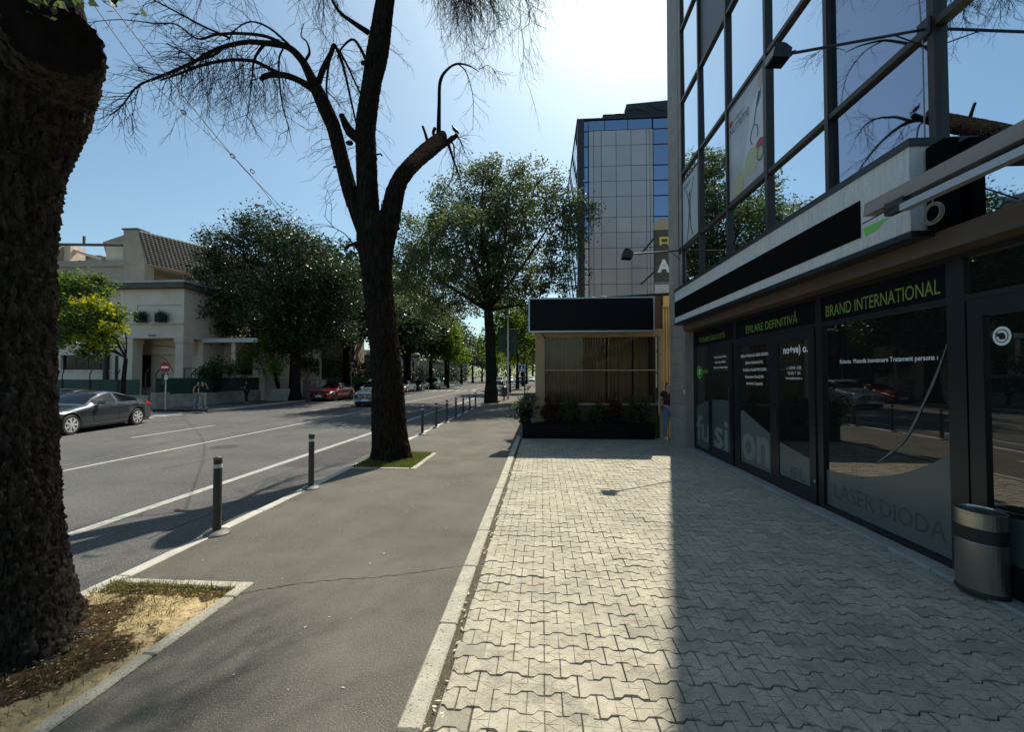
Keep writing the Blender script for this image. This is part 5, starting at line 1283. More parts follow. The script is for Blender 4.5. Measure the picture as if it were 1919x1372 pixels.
# ash-like tree on our pavement
Y3 = 29.6
leafy('leafy_tree', 'big airy green tree on our pavement between the bare tree and the glass tower', (-3.62, Y3),
      [blob(905, 340, Y3, 48, 48), blob(1010, 355, Y3 + 1, 52, 52), blob(850, 400, Y3 - 1, 62, 55), blob(950, 420, Y3 - 2, 65, 60), blob(1045, 430, Y3, 50, 62), blob(790, 445, Y3 + 1, 52, 48), blob(880, 490, Y3, 65, 50), blob(765, 500, Y3, 45, 50), blob(915, 505, Y3 - 2, 62, 45), blob(895, 565, Y3 + 2.5, 55, 26), blob(1005, 585, Y3 + 3, 30, 26), blob(900, 420, Y3, 50, 50), blob(958, 352, Y3 - .5, 45, 50), blob(940, 400, Y3 + 1.5, 50, 50), blob(805, 470, 25.2, 44, 34), blob(862, 430, 25, 50, 40), blob(840, 510, 24.6, 44, 30), blob(830, 580, Y3 + 3, 50, 28), blob(930, 545, Y3 + 1, 55, 32), blob(780, 560, Y3 + 4, 40, 30),
       blob(980, 500, Y3 + 2, 70, 52), blob(1078, 400, Y3, 42, 42), blob(1050, 510, Y3, 45, 40), blob(800, 510, Y3 + 2, 55, 45), blob(1000, 560, Y3 + 3, 40, 36), blob(850, 545, Y3 + 2, 45, 30)],
      1500, 50, .195, .36, mt['leaf_mid'], 11, .42, 6.6, nl=13, tmat='twig', droop=.25, shell=.5)
# big dark tree across the road in front of the house
Y4 = 31.5
leafy('leafy_tree', 'large dense dark tree across the road beside the cream house', (-19.4, Y4),
      [blob(505, 435, Y4, 64, 42), blob(440, 470, Y4, 66, 52), blob(640, 540, Y4, 50, 60), blob(560, 480, Y4 - 1, 66, 52), blob(425, 540, Y4, 62, 46), blob(500, 560, Y4 - 2, 75, 60), blob(600, 550, Y4, 62, 58), blob(400, 585, Y4, 50, 32),
       blob(480, 615, Y4 + 1, 60, 30), blob(560, 630, Y4, 66, 45), blob(635, 600, Y4 + 1, 45, 50), blob(520, 650, Y4 + 2, 60, 30), blob(384, 578, Y4 - 1, 42, 32), blob(402, 620, Y4 - .5, 42, 20), blob(415, 500, Y4, 44, 36)],
      1000, 66, .21, .44, mt['leaf_dark'], 12, .46, 3.6, nl=11, shell=.45)
# yellow-green young tree beside the house
Y5 = 21.3
leafy('young_tree', 'young tree with yellow and lime leaves catching the sun in front of the cream house', (-22.9, Y5),
      [blob(155, 542, Y5, 48, 36), blob(110, 555, Y5, 44, 44), blob(80, 600, Y5, 40, 50), blob(198, 590, Y5 - .3, 34, 30), blob(150, 610, Y5 - .6, 48, 36), blob(105, 630, Y5, 36, 34), blob(185, 635, Y5, 28, 26), blob(160, 655, Y5, 18, 20)],
      380, 44, .17, .27, mt['leaf_lime'], 13, .12, 2.9, nl=7, shell=.4)
yt = [o for o in SETTLE if o.name == 'young_tree'][0]; ry = random.Random(6); YC = []
for bl in (blob(190, 585, Y5 - .5, 34, 28), blob(205, 610, Y5 - .6, 24, 26), blob(160, 570, Y5 - .9, 26, 22), blob(175, 635, Y5 - .8, 24, 20), blob(120, 600, Y5 - .9, 30, 18)):
    for _ in range(13):
        v = Vector((ry.gauss(0, 1), ry.gauss(0, 1), ry.gauss(0, 1))).normalized() * ry.random() ** .5; YC.append((bl[0] + v.x * bl[3], bl[1] + v.y * bl[4], bl[2] + v.z * bl[5]))
V, Q = leaf_cards(YC, 34, .20, .18, 14); np_mesh('crown', V, Q, mt['leaf_yellow'], yt)
V, Q = leaf_cards(HEDGE, 26, .45, .32, 41); np_mesh('foliage', V, Q, mt['leaf_dark'], hg)
hm = MB()
for k in range(40): hm.tube([(-24.2, 38 + k * 2.4, 0), (-24.1, 38 + k * 2.4, 2.6)], .05, 5)
hm.build('stem', mt['twig'], hg)
# shrubs behind the fence
def shrub(label, blobs, base, mat, seed, n=90, nper=34, size=.17, name='shrub', group=None, sp=.22):
    t = wthing(name, label, 'shrub', (base[0], base[1], base[2] if len(base) > 2 else 0), group); r = random.Random(seed); C = []
    for b in blobs:
        for _ in range(max(1, n // len(blobs))):
            v = Vector((r.gauss(0, 1), r.gauss(0, 1), r.gauss(0, 1))).normalized() * (r.random() ** .45); C.append((b[0] + v.x * b[3], b[1] + v.y * b[4], b[2] + v.z * b[5]))
    V, Q = leaf_cards(C, nper, sp, size, seed); np_mesh('foliage', V, Q, mat, t)
    mb = MB(); bz = base[2] if len(base) > 2 else 0
    for c in C[:40]: mb.tube([(base[0] + r.gauss(0, .1), base[1] + r.gauss(0, .06), bz), ((base[0] + c[0]) / 2 + r.gauss(0, .1), (base[1] + c[1]) / 2, (bz + c[2]) / 2 + .1), c], [.02, .014, .006], 4, cap=False)
    mb.build('stem', mt['twig'], t); return t
shrub('glossy leaved shrub behind the fence left of the dark tree', [blob(410, 690, 27, 28, 18), blob(445, 690, 27, 28, 20), blob(385, 700, 27, 15, 12)], (-22.9, 27), mt['leaf_bush'], 21)
shrub('tall sunlit yellow green shrub behind the fence at the dark tree', [blob(500, 640, 30, 22, 22), blob(510, 680, 30, 26, 26), blob(470, 660, 30, 22, 30)], (-20.9, 32), mt['leaf_light'], 22)
shrub('shrub in shade behind the fence right of the dark tree', [blob(575, 680, 37, 30, 16), blob(610, 690, 37, 26, 14)], (-22.9, 37), mt['leaf_bush'], 23)
# row of far trees on the far pavement and on ours; one model reused
far = [(-19.8, 41, 1.35, 'round dark tree on the far pavement behind the silver suv'), (-19.2, 50, 1.45, None), (-19.6, 60, 1.5, None), (-19.2, 71, 1.35, None), (-19.5, 84, 1.3, None), (-19, 98, 1.05, None), (-19, 114, 1.1, None), (-19, 132, 1.1, None), (-27, 46, 1.5, None), (-28, 58, 1.55, None), (-26, 78, 1.4, None)]
pt = leafy('roadside_tree', 'round dark tree right behind the red car', (0, 0), [(0, 0, 8.2, 3.3, 3.3, 2.6), (-2.2, .5, 6.6, 2.7, 2.7, 2.2), (2.3, -.5, 6.5, 2.7, 2.7, 2.2), (0, -2, 6.0, 2.8, 2.4, 2.2), (.5, 2, 7.0, 2.8, 2.4, 2.3), (-1, 0, 10.0, 2.0, 2.0, 1.6), (1.6, .6, 9.4, 1.8, 1.8, 1.5)], 330, 34, .36, .50, mt['leaf_dark'], 31, .30, 3.4, nl=7, shell=.4)
SETTLE.remove(pt)
pt['group'] = 'trees lining the far side'
pt2 = leafy('roadside_tree', 'green tree on our pavement behind the traffic signs', (0, 0), [(0, 0, 8.6, 3.0, 3.0, 2.8), (-1.8, .5, 6.6, 2.4, 2.4, 2.2), (2.0, -.5, 6.8, 2.4, 2.4, 2.2), (0, 0, 11.2, 2.0, 2.0, 1.8)], 260, 34, .34, .48, mt['leaf_light'], 32, .26, 3.6, nl=4, shell=.4)
SETTLE.remove(pt2)
pt2['group'] = 'trees farther along the street'
farlab = ['second dark tree of the far row, counted from the red car', 'third dark tree of the far row, beside the parked silver sedan', 'fourth dark tree of the far row', 'fifth dark tree of the far row', 'sixth dark tree of the far row', 'seventh dark tree of the far row', 'eighth and farthest dark tree of the far row', 'dark tree rising behind the fence between the house and the street row', 'tall dark tree deep behind the fence, second back from the road', 'dark tree deep behind the fence near the far houses']
for i, (x, y, s, l) in enumerate(far):
    o = pt if i == 0 else copy_tree(pt)
    o.location = (x, y, 0); o.scale = (s, s, s); o.rotation_euler = (0, 0, i * 1.3)
    o['label'] = 'dark round tree at the head of the far row, behind the red car' if i == 0 else farlab[i - 1]
for i, (x, y, s, l) in enumerate(((-3.7, 47, .9, 'light green tree on our pavement just beyond the banner pole'), (-3.6, 62, 1.0, 'second light green tree beyond the banner pole'), (-3.6, 80, 1.0, 'third light green tree beyond the banner pole'), (-3.6, 100, 1.1, 'farthest light green tree on our pavement'), (1.4, 49, .75, 'light green tree beside the tower wall behind the crossing sign'), (-15, 66, .85, 'bright green tree leaning over the road by the parked dark cars'), (-14.5, 122, 1.1, 'bright green tree far down the left of the road'), (-8, 165, 1.3, 'hazy green tree closing the view at the end of the street'), (-1, 160, 1.2, 'hazy green tree right of the street end'), (-17, 158, 1.4, 'hazy green tree left of the street end'), (-14, 185, 1.9, 'large hazy tree closing the left of the street end'), (-4, 190, 1.9, 'large hazy tree right in the street end'), (4, 185, 1.9, 'large hazy tree closing the right of the street end'))):
    o = pt2 if i == 0 else copy_tree(pt2)
    o.location = (x, y, 0); o.scale = (s, s, s); o.rotation_euler = (0, 0, i * 1.9); o['label'] = l
for i_, x_ in enumerate((-28.4, -26.85)):
    shrub(('left' if i_ == 0 else 'right') + ' trailing plant in the lattice planters on the house ledge', [(x_, 27.5, 6.35, .55, .12, .16), (x_ + .3, 27.42, 5.95, .35, .05, .25)], (x_, 27.5, 6.2), mt['leaf_dark'], 90 + i_, n=26, nper=16, size=.10, name='ledge_plant', group='plants in the lattice planters', sp=.10)
rf = np.random.RandomState(3); CF = np.stack([rf.rand(420) * 110 - 70, 205 + rf.rand(420) * 12, rf.rand(420) ** .8 * 11], 1)
V, Q = leaf_cards(CF, 40, 1.3, .9, 55); tag(np_mesh('distant_trees', V, Q, mt['leaf_light']), 'mass of distant green trees closing the street on the horizon', 'trees', kind='stuff')
# plants in the planter
pb = [(-.50, 0, 1.02, .42, .32, .56, 'leaf_mid', 'dense round bush at the left end of the planter'), (.35, 0, .92, .30, .18, .48, 'leaf_red', 'thin reddish shrub second from the left in the planter'), (.95, 0, .88, .28, .16, .44, 'leaf_mid', 'loose grey green shrub third from the left in the planter'), (1.70, 0, .82, .28, .16, .38, 'leaf_bush', 'low dark shrub in the middle of the planter'), (2.25, 0, .95, .26, .16, .52, 'leaf_red', 'reddish twiggy shrub right of the planter middle'), (3.0, 0, 1.0, .46, .18, .56, 'leaf_mid', 'tall leafy shrub at the right end of the planter')]
for i, (x, dy, z, rx, ry, rz, mm_, lab) in enumerate(pb):
    yb = 13.07
    shrub(lab, [(x, yb - .02, z, rx, ry, rz), (x - rx * .3, yb - .05, z - .15, rx * .9, ry, rz * .7)], (x, yb, .47), mt[mm_], 60 + i, n=70, nper=26, size=.062, name='planter_shrub', group='shrubs in the black planter', sp=.05)
# ================================================================= VEHICLES
def interp(tab, s):
    if s <= tab[0][0]: return tab[0][1]
    for (a, va), (b, vb) in zip(tab[:-1], tab[1:]):
        if s <= b:
            t = (s - a) / (b - a); return va + (vb - va) * t
    return tab[-1][1]
def smooth_tab(tab, w=.12):
    def f(s):
        return sum(interp(tab, s + d * w) for d in (-1, -.5, 0, .5, 1)) / 5
    return f
class Car:
    def __init__(c, L, W, top, belt, wid, roofw, wheels, rw, zb=.20):
        c.L, c.W = L, W; c.top = smooth_tab(top, .10); c.belt = smooth_tab(belt, .10); c.wid = smooth_tab(wid, .05); c.roofw = roofw; c.wheels = wheels; c.rw = rw; c.zb = zb
    def section(c, s):
        top, belt, w = c.top(s), c.belt(s), c.wid(s)
        belt = min(belt, top - .02); g = max(0, min(1, (top - belt) / .38)); g = g * g * (3 - 2 * g)
        zl = c.zb + (.06 if s < .25 or s > c.L - .25 else 0); za = zl
        for wc in c.wheels:
            d = s - wc; Ra = c.rw + .055
            if abs(d) < Ra: za = max(za, c.rw + math.sqrt(Ra * Ra - d * d))
        w5 = w * .80 + (c.roofw - w * .80) * g
        P = [(w * .93, zl), (w * .985, zl + .12), (w, .56), (w * .99, .56 + (belt - .56) * .62), (w * .945, belt), (w5, top - .055 * g - .018 * (1 - g)), (w5 * .86, top - .012), (w5 * .45, top + .012), (0, top + .018)]
        P = [(x, max(z, za + .0 + .012 * i) if i < 4 else z) for i, (x, z) in enumerate(P)]
        return P
    def S(c, s, k, side=1, off=0.0):
        P = c.section(s); i = min(int(k), len(P) - 2); t = k - i; x = P[i][0] + (P[i + 1][0] - P[i][0]) * t; z = P[i][1] + (P[i + 1][1] - P[i][1]) * t
        dx, dz = P[i + 1][0] - P[i][0], P[i + 1][1] - P[i][1]; n = math.hypot(dx, dz) or 1
        nx, nz = dz / n, -dx / n
        if off and k > 4.0 or k > 5: 
            d = (c.top(s + .02) - c.top(s - .02)) / .04; ny = -d * max(0, nz) * .8
        else: ny = 0
        return (side * (x + nx * off), s - c.L / 2 + ny * off, z + nz * off)
    def body(c, mat, par):
        st = [0.0]; s = 0
        while s < c.L - .001:
            step = .05 if any(abs(s - w) < c.rw + .12 for w in c.wheels) or s < .3 or s > c.L - .3 else .09
            s = min(c.L, s + step); st.append(s)
        mb = MB(); n = 9; rows = []
        for s in st:
            P = c.section(s); row = [(-x, s - c.L / 2, z) for x, z in P] + [(x, s - c.L / 2, z) for x, z in P[:-1][::-1]]; rows.append(row)
        W = len(rows[0]); vs = [p for r in rows for p in r]; fs = []
        for i in range(len(rows) - 1):
            for k in range(W - 1): fs.append((i * W + k, i * W + k + 1, (i + 1) * W + k + 1, (i + 1) * W + k))
        fs.append(tuple(range(W))); fs.append(tuple((len(rows) - 1) * W + k for k in range(W - 1, -1, -1)))
        mb.add(vs, fs); o = mb.build('body', mat, par, smooth=True)
        return o
    def patch(c, s0, s1, k0, k1, side=1, off=.006, ns=8, nk=3, fk=None):
        """panel following the body surface; fk(s)->(k0,k1) for shaped edges"""
        vs = []; fs = []
        for i in range(ns + 1):
            s = s0 + (s1 - s0) * i / ns; a, b = fk(s) if fk else (k0, k1)
            for j in range(nk + 1): vs.append(c.S(s, a + (b - a) * j / nk, side, off))
        for i in range(ns):
            for j in range(nk): q = i * (nk + 1) + j; fs.append((q, q + 1, q + nk + 2, q + nk + 1))
        return vs, fs
mt['tyre'] = M('tyre_rubber', (.012, .012, .012), (.02, .02, .02), rough=.8, scale=12)
mt['rim'] = M('alloy_rim', (.74, .75, .77), rough=.32, metal=.45)
mt['rim_dark'] = M('dark_rim', (.05, .05, .05), rough=.3, metal=.8)
mt['chrome'] = M('chrome_trim', (.75, .76, .78), rough=.12, metal=1)
mt['lamp'] = M('headlamp_lens', (.65, .68, .72), rough=.08, metal=.6)
mt['tail'] = M('tail_lamp', (.45, .012, .015), rough=.15)
mt['plate'] = M('number_plate', (.70, .70, .68), rough=.5)
mt['grille'] = M('grille_black', (.010, .010, .011), rough=.35)
def paint(name, c, metal=.35): return M(name, c, rough=.30, metal=metal, coat=1.0)
PA = {'grey': paint('paint_graphite', (.075, .085, .098), .7), 'red': paint('paint_red', (.27, .008, .016), .25), 'silver': paint('paint_silver', (.46, .46, .45), .5), 'dark': paint('paint_dark', (.012, .014, .018), .3), 'white': paint('paint_white', (.62, .63, .63), .0), 'pale': paint('paint_pale_silver', (.50, .52, .52), .6)}
def build_car(kind, label, paintm, loc, rz, rim='rim', name='parked_car', group=None, detail=2, style=0):
    sedan = kind == 'sedan'
    if sedan:
        c = Car(4.95, 1.88, [(0, .60), (.06, .70), (.35, .80), (1.0, .90), (1.55, .985), (1.62, 1.01), (2.05, 1.24), (2.40, 1.39), (2.75, 1.445), (3.15, 1.43), (3.6, 1.33), (4.05, 1.17), (4.40, 1.075), (4.80, 1.04), (4.90, .98), (4.95, .78)],
                [(0, .56), (.35, .74), (1.5, .93), (2.5, .965), (3.9, 1.00), (4.5, 1.0), (4.95, .72)], [(0, .66), (.12, .80), (.45, .89), (1.0, .93), (2.5, .94), (4.2, .935), (4.75, .87), (4.95, .76)], .60, (.92, 3.88), .345, .19)
        WS, RW, SW, BP = (1.66, 2.36), (3.5, 4.28), (1.92, 3.98), 2.93
    else:
        c = Car(4.80, 1.93, [(0, .72), (.05, .92), (.30, 1.02), (1.0, 1.10), (1.38, 1.17), (1.45, 1.19), (1.80, 1.50), (2.10, 1.70), (2.5, 1.77), (3.4, 1.78), (4.1, 1.74), (4.45, 1.62), (4.68, 1.15), (4.8, .90)],
                [(0, .70), (.3, .92), (1.4, 1.10), (4.2, 1.16), (4.6, 1.12), (4.8, .85)], [(0, .72), (.10, .86), (.4, .94), (1.0, .965), (2.5, .965), (4.3, .95), (4.8, .86)], .76, (.88, 3.78), .375, .27)
        WS, RW, SW, BP = (1.50, 2.02), (4.46, 4.66), (1.72, 4.35), 2.72
    t = thing(name, label, 'car' if sedan else 'suv', loc, rz, group); b = c.body(paintm, t); H = c.L / 2
    def surf(nm, parts, mat, par=None):
        mb = MB()
        for a in parts: mb.add(*c.patch(**a))
        return mb.build(nm, mat, par or t, smooth=True)
    # glazing
    fk = lambda s: (4.12 + .10 * (s < SW[0] + .06), 4.90)
    for sd in (1, -1):
        surf('side_window', [dict(s0=SW[0], s1=BP - .05, k0=0, k1=0, side=sd, fk=fk, ns=10), dict(s0=BP + .05, s1=SW[1], k0=0, k1=0, side=sd, fk=lambda s: (4.12, 4.90 - .5 * max(0, (s - SW[1] + .5)) ** 2), ns=10)], mt['car_glass'])
    for nm, (a, b_), kk in (('windscreen', WS, 5.1), ('rear_window', RW, 5.15)):
        mb = MB()
        for sd in (1, -1): mb.add(*c.patch(a, b_, kk, 8.0, side=sd, off=.008, ns=8, nk=6))
        mb.build(nm, mt['car_glass'], t, smooth=True)
    if detail > 0:
        for sd in (1, -1):
            mb = MB(); mb.tube([Vector(c.S(s, 4.05, sd, .006)) for s in np.linspace(SW[0] - .05, SW[1], 14)], .009, 5); mb.tube([Vector(c.S(s, 4.95, sd, .006)) for s in np.linspace(SW[0] - .05, SW[1] + .05, 16)], .009, 5); mb.build('window_trim', mt['chrome'] if style != 1 else mt['grille'], t)
            mb = MB()
            for s in (SW[0] - .12, BP, SW[1] - .10):
                pts = [Vector(c.S(s + (.10 * (k - 3) * .12 if s > BP + .2 else 0), k, sd, .001)) for k in np.linspace(1.2, 4.0, 8)]; mb.tube(pts, .005, 4)
            mb.build('door_seam', mt['grille'], t)
            mb = MB()
            for s in (BP - .32, SW[1] - .28): mb.tube([Vector(c.S(s, 3.35, sd, .012)), Vector(c.S(s + .17, 3.38, sd, .020)), Vector(c.S(s + .22, 3.38, sd, .010))], .014, 6)
            mb.build('door_handle', paintm, t)
            mb = MB(); p = Vector(c.S(SW[0] + .18, 4.05, sd, .0)); mb.prism([(p.x + sd * .02, p.y - .02, p.z + .02), (p.x + sd * .20, p.y + .00, p.z + .04), (p.x + sd * .21, p.y - .0, p.z + .15), (p.x + sd * .08, p.y, p.z + .17), (p.x + sd * .03, p.y, p.z + .12)], (0, -.12, -.01)); mb.build('wing_mirror', paintm, t)
            mb = MB(); mb.tube([Vector(c.S(s, .9, sd, .005)) for s in np.linspace(c.wheels[0] + .5, c.wheels[1] - .5, 8)], .014, 5); mb.build('sill_trim', mt['chrome'] if style != 1 else mt['grille'], t)
            surf('headlight', [dict(s0=.07, s1=.62, k0=3.1, k1=4.3, side=sd, off=.007, fk=(lambda s: (3.25 + .5 * max(0, s - .2), 4.35)) if sedan else (lambda s: (2.9 + .5 * max(0, s - .2), 4.2)))], mt['lamp'])
            surf('taillight', [dict(s0=c.L - .55 if sedan else c.L - .30, s1=c.L - .03, k0=3.2, k1=4.1, side=sd, off=.007)], mt['tail'])
            if style == 2: surf('fender_vent', [dict(s0=1.30, s1=1.58, k0=2.7, k1=3.0, side=sd, off=.008)], mt['chrome'])
    # nose
    zf = c.section(0)[8][1]
    m_ = MB(); w = .62 if sedan else .62; y = -H - .012
    gz0, gz1 = (.42, .64) if sedan else (.56, .86)
    m_.prism([(-w * .62, y, gz0), (w * .62, y, gz0), (w * .80, y, gz1), (-w * .80, y, gz1)], (0, .05, 0)); m_.prism([(-w, y, .25 + .04 * (not sedan)), (w, y, .25 + .04 * (not sedan)), (w * .9, y, .37), (-w * .9, y, .37)], (0, .05, 0)); m_.build('grille', mt['grille'], t)
    if detail > 0:
        m_ = MB(); m_.tube([(-w * .80, y - .01, gz1), (w * .80, y - .01, gz1), (w * .62, y - .01, gz0), (-w * .62, y - .01, gz0), (-w * .80, y - .01, gz1)], .012, 5)
        if not sedan:
            for k in range(3): m_.box(-w * .72, w * .72, y - .012, y, gz0 + .06 + k * .085, gz0 + .085 + k * .085)
        m_.lathe([(.06, 0), (.06, .015)], 16, (0, y - .02, (gz0 + gz1) / 2), axis='y'); m_.build('grille_trim', mt['chrome'], t)
    m_ = MB(); m_.box(-.26, .26, y - .02, y, .38, .49); m_.build('number_plate', mt['plate'], t)
    m_ = MB(); m_.box(-.26, .26, H, H + .015, .62, .73); m_.build('number_plate', mt['plate'], t)
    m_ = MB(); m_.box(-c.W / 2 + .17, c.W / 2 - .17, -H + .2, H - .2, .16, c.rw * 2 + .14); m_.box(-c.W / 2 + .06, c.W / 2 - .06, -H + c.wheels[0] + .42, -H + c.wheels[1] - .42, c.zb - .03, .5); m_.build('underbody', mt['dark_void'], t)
    if detail > 0 and not sedan:
        m_ = MB()
        for sd in (1, -1): m_.tube([Vector(c.S(s, 5.5, sd, .035)) for s in np.linspace(2.2, 4.3, 8)], .014, 5)
        m_.build('roof_rail', mt['alu'], t)
    for sd in (1, -1):
        for wc in c.wheels:
            r_ = c.rw; cx, cy = sd * (c.W / 2 - .115), wc - H
            pr = [(r_ * .66, -.11), (r_ * .93, -.115), (r_, -.085), (r_, .085), (r_ * .93, .115), (r_ * .66, .11)]
            m_ = MB(); m_.lathe(pr, 28, (cx, cy, r_), axis='x'); wo_ = m_.build('wheel', mt['tyre'], t, smooth=False)
            m_ = MB(); xo = cx + sd * .112; RR = r_ * .72
            if detail > 0:
                n_ = 5 if not sedan else 7
                for q in range(28):
                    a0, a1 = 2 * PI * q / 28, 2 * PI * (q + 1) / 28; m_.quad(*[(xo, cy + math.cos(a) * k, r_ + math.sin(a) * k) for a, k in ((a0, RR * .90), (a1, RR * .90), (a1, RR), (a0, RR))])
                for q in range(n_):
                    for da in (-.13, .13):
                        a = 2 * PI * q / n_ + da; ux, uz = math.cos(a), math.sin(a); vx, vz = -uz, ux
                        m_.prism([(xo + sd * .012, cy + ux * RR * .12 + vx * .018, r_ + uz * RR * .12 + vz * .018), (xo, cy + ux * RR * .93 + vx * .020, r_ + uz * RR * .93 + vz * .020), (xo, cy + ux * RR * .93 - vx * .020, r_ + uz * RR * .93 - vz * .020), (xo + sd * .012, cy + ux * RR * .12 - vx * .018, r_ + uz * RR * .12 - vz * .018)], (-sd * .03, 0, 0))
                m_.lathe([(.05, -.01), (.05, .015)], 12, (xo, cy, r_), axis='x'); 
                m_.mi = 1; m_.lathe([(RR * .9, 0), (RR * .9, .006)], 24, (xo - sd * .045, cy, r_), axis='x')
                m_.build('rim', [mt[rim], mt['grille']], wo_)
            else:
                m_.lathe([(RR, -.004), (RR * .9, .004)], 16, (xo, cy, r_), axis='x'); m_.build('rim', mt[rim], wo_)
    return t
# grey sedan on the left: wheels at (-16.3,13.3) and (-16.8,16.1)
build_car('sedan', 'graphite sedan with bright multi spoke wheels driving past at the far left', PA['grey'], (-17.37, 14.62, ROADZ), R(11), style=2, name='car')
build_car('sedan', 'dark car parked by the kerb behind the graphite sedan', PA['dark'], (-21.3, 17.0, ROADZ), R(16), detail=1, name='parked_car')
build_car('sedan', 'red sedan parked under the dark tree facing us', PA['red'], (-17.45, 33.85, ROADZ), R(2), rim='rim_dark', style=1, name='parked_car')
build_car('suv', 'silver suv coming towards us, partly hidden by the bare tree trunk', PA['silver'], (-11.45, 28.75, ROADZ), R(0), name='car')
build_car('sedan', 'dark sedan parked in the shade directly behind the red sedan', PA['dark'], (-17.4, 40.3, ROADZ), 0, detail=1, name='parked_car')
c0 = build_car('sedan', 'pale silver sedan parked right of the bare trunk', PA['pale'], (-17.0, 50.5, ROADZ), 0, style=1, detail=1, name='parked_car', group='cars parked along the far kerb')
c1 = copy_tree(c0); c1.location = (-17.1, 57.2, ROADZ); c1['label'] = 'dark sedan parked behind the pale silver sedan'
c2 = build_car('suv', 'dark suv parked last in the row, sunlight on its roof', PA['dark'], (-17.1, 64.2, ROADZ), 0, detail=1, name='parked_car', group='cars parked along the far kerb')
for ch in kids(c1):
    if ch.name.startswith(('body', 'door_handle', 'wing_mirror')):
        ch.data = ch.data.copy(); ch.data.materials[0] = PA['dark']
# traffic at the end of the street
fc = build_car('suv', 'dark car queueing far down the street left of the banner pole', PA['dark'], (-8.9, 88, ROADZ), 0, detail=0, name='car', group='cars queueing far down the street')
def recol(root, pm):
    for ch in kids(root):
        if ch.name.startswith('body'): ch.data = ch.data.copy(); ch.data.materials[0] = pm
for x, y, pm, lab in ((-4.9, 100, PA['white'], 'white car queueing far down the street right of the banner pole'), (-6.6, 118, PA['pale'], 'pale car second in the far queue'), (-3.0, 128, PA['white'], 'farthest small white car at the street end'), (-8.6, 112, PA['white'], 'white car behind the dark far car')):
    q = copy_tree(fc); q.location = (x, y, ROADZ); q['label'] = lab; recol(q, pm)

# ================================================================= STREET FURNITURE
mt['signred'] = M('sign_red', (.32, .01, .012), rough=.5); mt['signblue'] = M('sign_blue', (.02, .09, .38), rough=.5)
def bollard(x, y, z0=0):
    t = thing('bollard', 'x', 'bollard', (x, y, z0), 0, 'dark bollards along the kerb')
    m = MB(); m.lathe([(.047, 0.02), (.047, .905)], 20); m.build('post', mt['bollard'], t, smooth=False)
    m = MB(); m.lathe([(.15, 0), (.15, .012), (.135, .026), (.085, .045), (.056, .05)], 28); m.build('base_plate', mt['bollard_base'], t)
    m = MB(); m.lathe([(.0485, .81), (.0485, .855)], 20); m.build('reflective_band', mt['white_metal'], t)
    m = MB(); m.lathe([(.050, .905), (.050, .925), (.045, .94), (.02, .95)], 20); m.build('cap', mt['bollard_base'], t)
    return t
bp = bollard(-4.0, 4.91); bp['label'] = 'nearest bollard, standing between the near tree pit and the second bollard'
BL = [(-3.98, 6.98, 'second bollard, just before the grass pit of the bare tree'), (-3.95, 13.6, 'first bollard beyond the bare tree trunk'), (-3.93, 15.35, 'second bollard beyond the bare tree trunk'), (-3.93, 17.1, 'third bollard beyond the bare tree trunk'), (-3.93, 18.9, 'fourth bollard beyond the bare tree trunk'), (-3.93, 20.7, 'fifth bollard beyond the bare tree trunk'), (-3.93, 22.6, 'sixth bollard beyond the bare tree trunk'), (-3.93, 24.6, 'seventh bollard, the last before the leafy tree')]
BL += [(-3.93, 33 + 2.1 * k, '%s small bollard beyond the leafy tree' % w) for k, w in enumerate(('first', 'second', 'third', 'fourth', 'fifth', 'sixth', 'seventh', 'eighth'))]
for x, y, l in BL:
    o = copy_tree(bp); o.location = (x, y, 0); o['label'] = l; o.rotation_euler = (R(random.Random(int(y * 10)).gauss(0, .5)), 0, 0)
# no entry sign across the road
ne = wthing('no_entry_sign', 'no entry sign on thin pole with small plate and signal box at the side street', 'sign', (-21.2, 22.1, 0))
m = MB(); m.tube([(-21.2, 22.1, 0), (-21.2, 22.1, 2.75)], .035, 8); m.build('pole', mt['alu'], ne)
m = MB(); m.lathe([(.30, 0), (.30, .02)], 32, (-21.2, 22.03, 2.42), axis='y'); o = m.build('disc', mt['signred'], ne)
m = MB(); m.box(-21.42, -20.98, 22.015, 22.029, 2.36, 2.48); m.build('white_bar', mt['white_text'], o)
m = MB(); m.bbox(-21.46, -21.22, 22.06, 22.3, 1.45, 2.08, .02); m.build('signal_box', mt['grille'], ne)
m = MB(); m.box(-21.22, -21.02, 22.02, 22.04, 1.72, 1.98); m.build('small_plate', mt['white_metal'], ne)
# crossing sign, banners, pole, street bin
cs_ = wthing('crossing_sign', 'blue pedestrian crossing sign on pole beside the leafy bushes', 'sign', (-1.3, 33, 0))
pc = atY(978, 690, 33)
m = MB(); m.tube([(pc.x + .22, 33.05, 0), (pc.x + .22, 33.05, 6.2)], .05, 8); m.build('pole', mt['dark_metal'], cs_)
m = MB(); m.box(pc.x - .27, pc.x + .27, 33.0, 33.03, pc.z - .29, pc.z + .29); o = m.build('sign_plate', mt['white_text'], cs_)
m = MB(); m.box(pc.x - .23, pc.x + .23, 32.99, 33.0, pc.z - .25, pc.z + .25); m.build('blue_field', mt['signblue'], o)
m = MB(); m.prism([(pc.x - .17, 32.985, pc.z - .18), (pc.x + .17, 32.985, pc.z - .18), (pc.x, 32.985, pc.z + .18)], (0, .004, 0)); o2 = m.build('white_triangle', mt['white_text'], o)
m = MB(); m.prism([(pc.x - .07, 32.975, pc.z - .16), (pc.x - .01, 32.975, pc.z - .02), (pc.x - .03, 32.975, pc.z + .06), (pc.x + .03, 32.975, pc.z + .06), (pc.x + .04, 32.975, pc.z - .02), (pc.x + .08, 32.975, pc.z - .16), (pc.x + .02, 32.975, pc.z - .09)], (0, .004, 0)); 
wp = m.build('walker_symbol', mt['grille'], o)
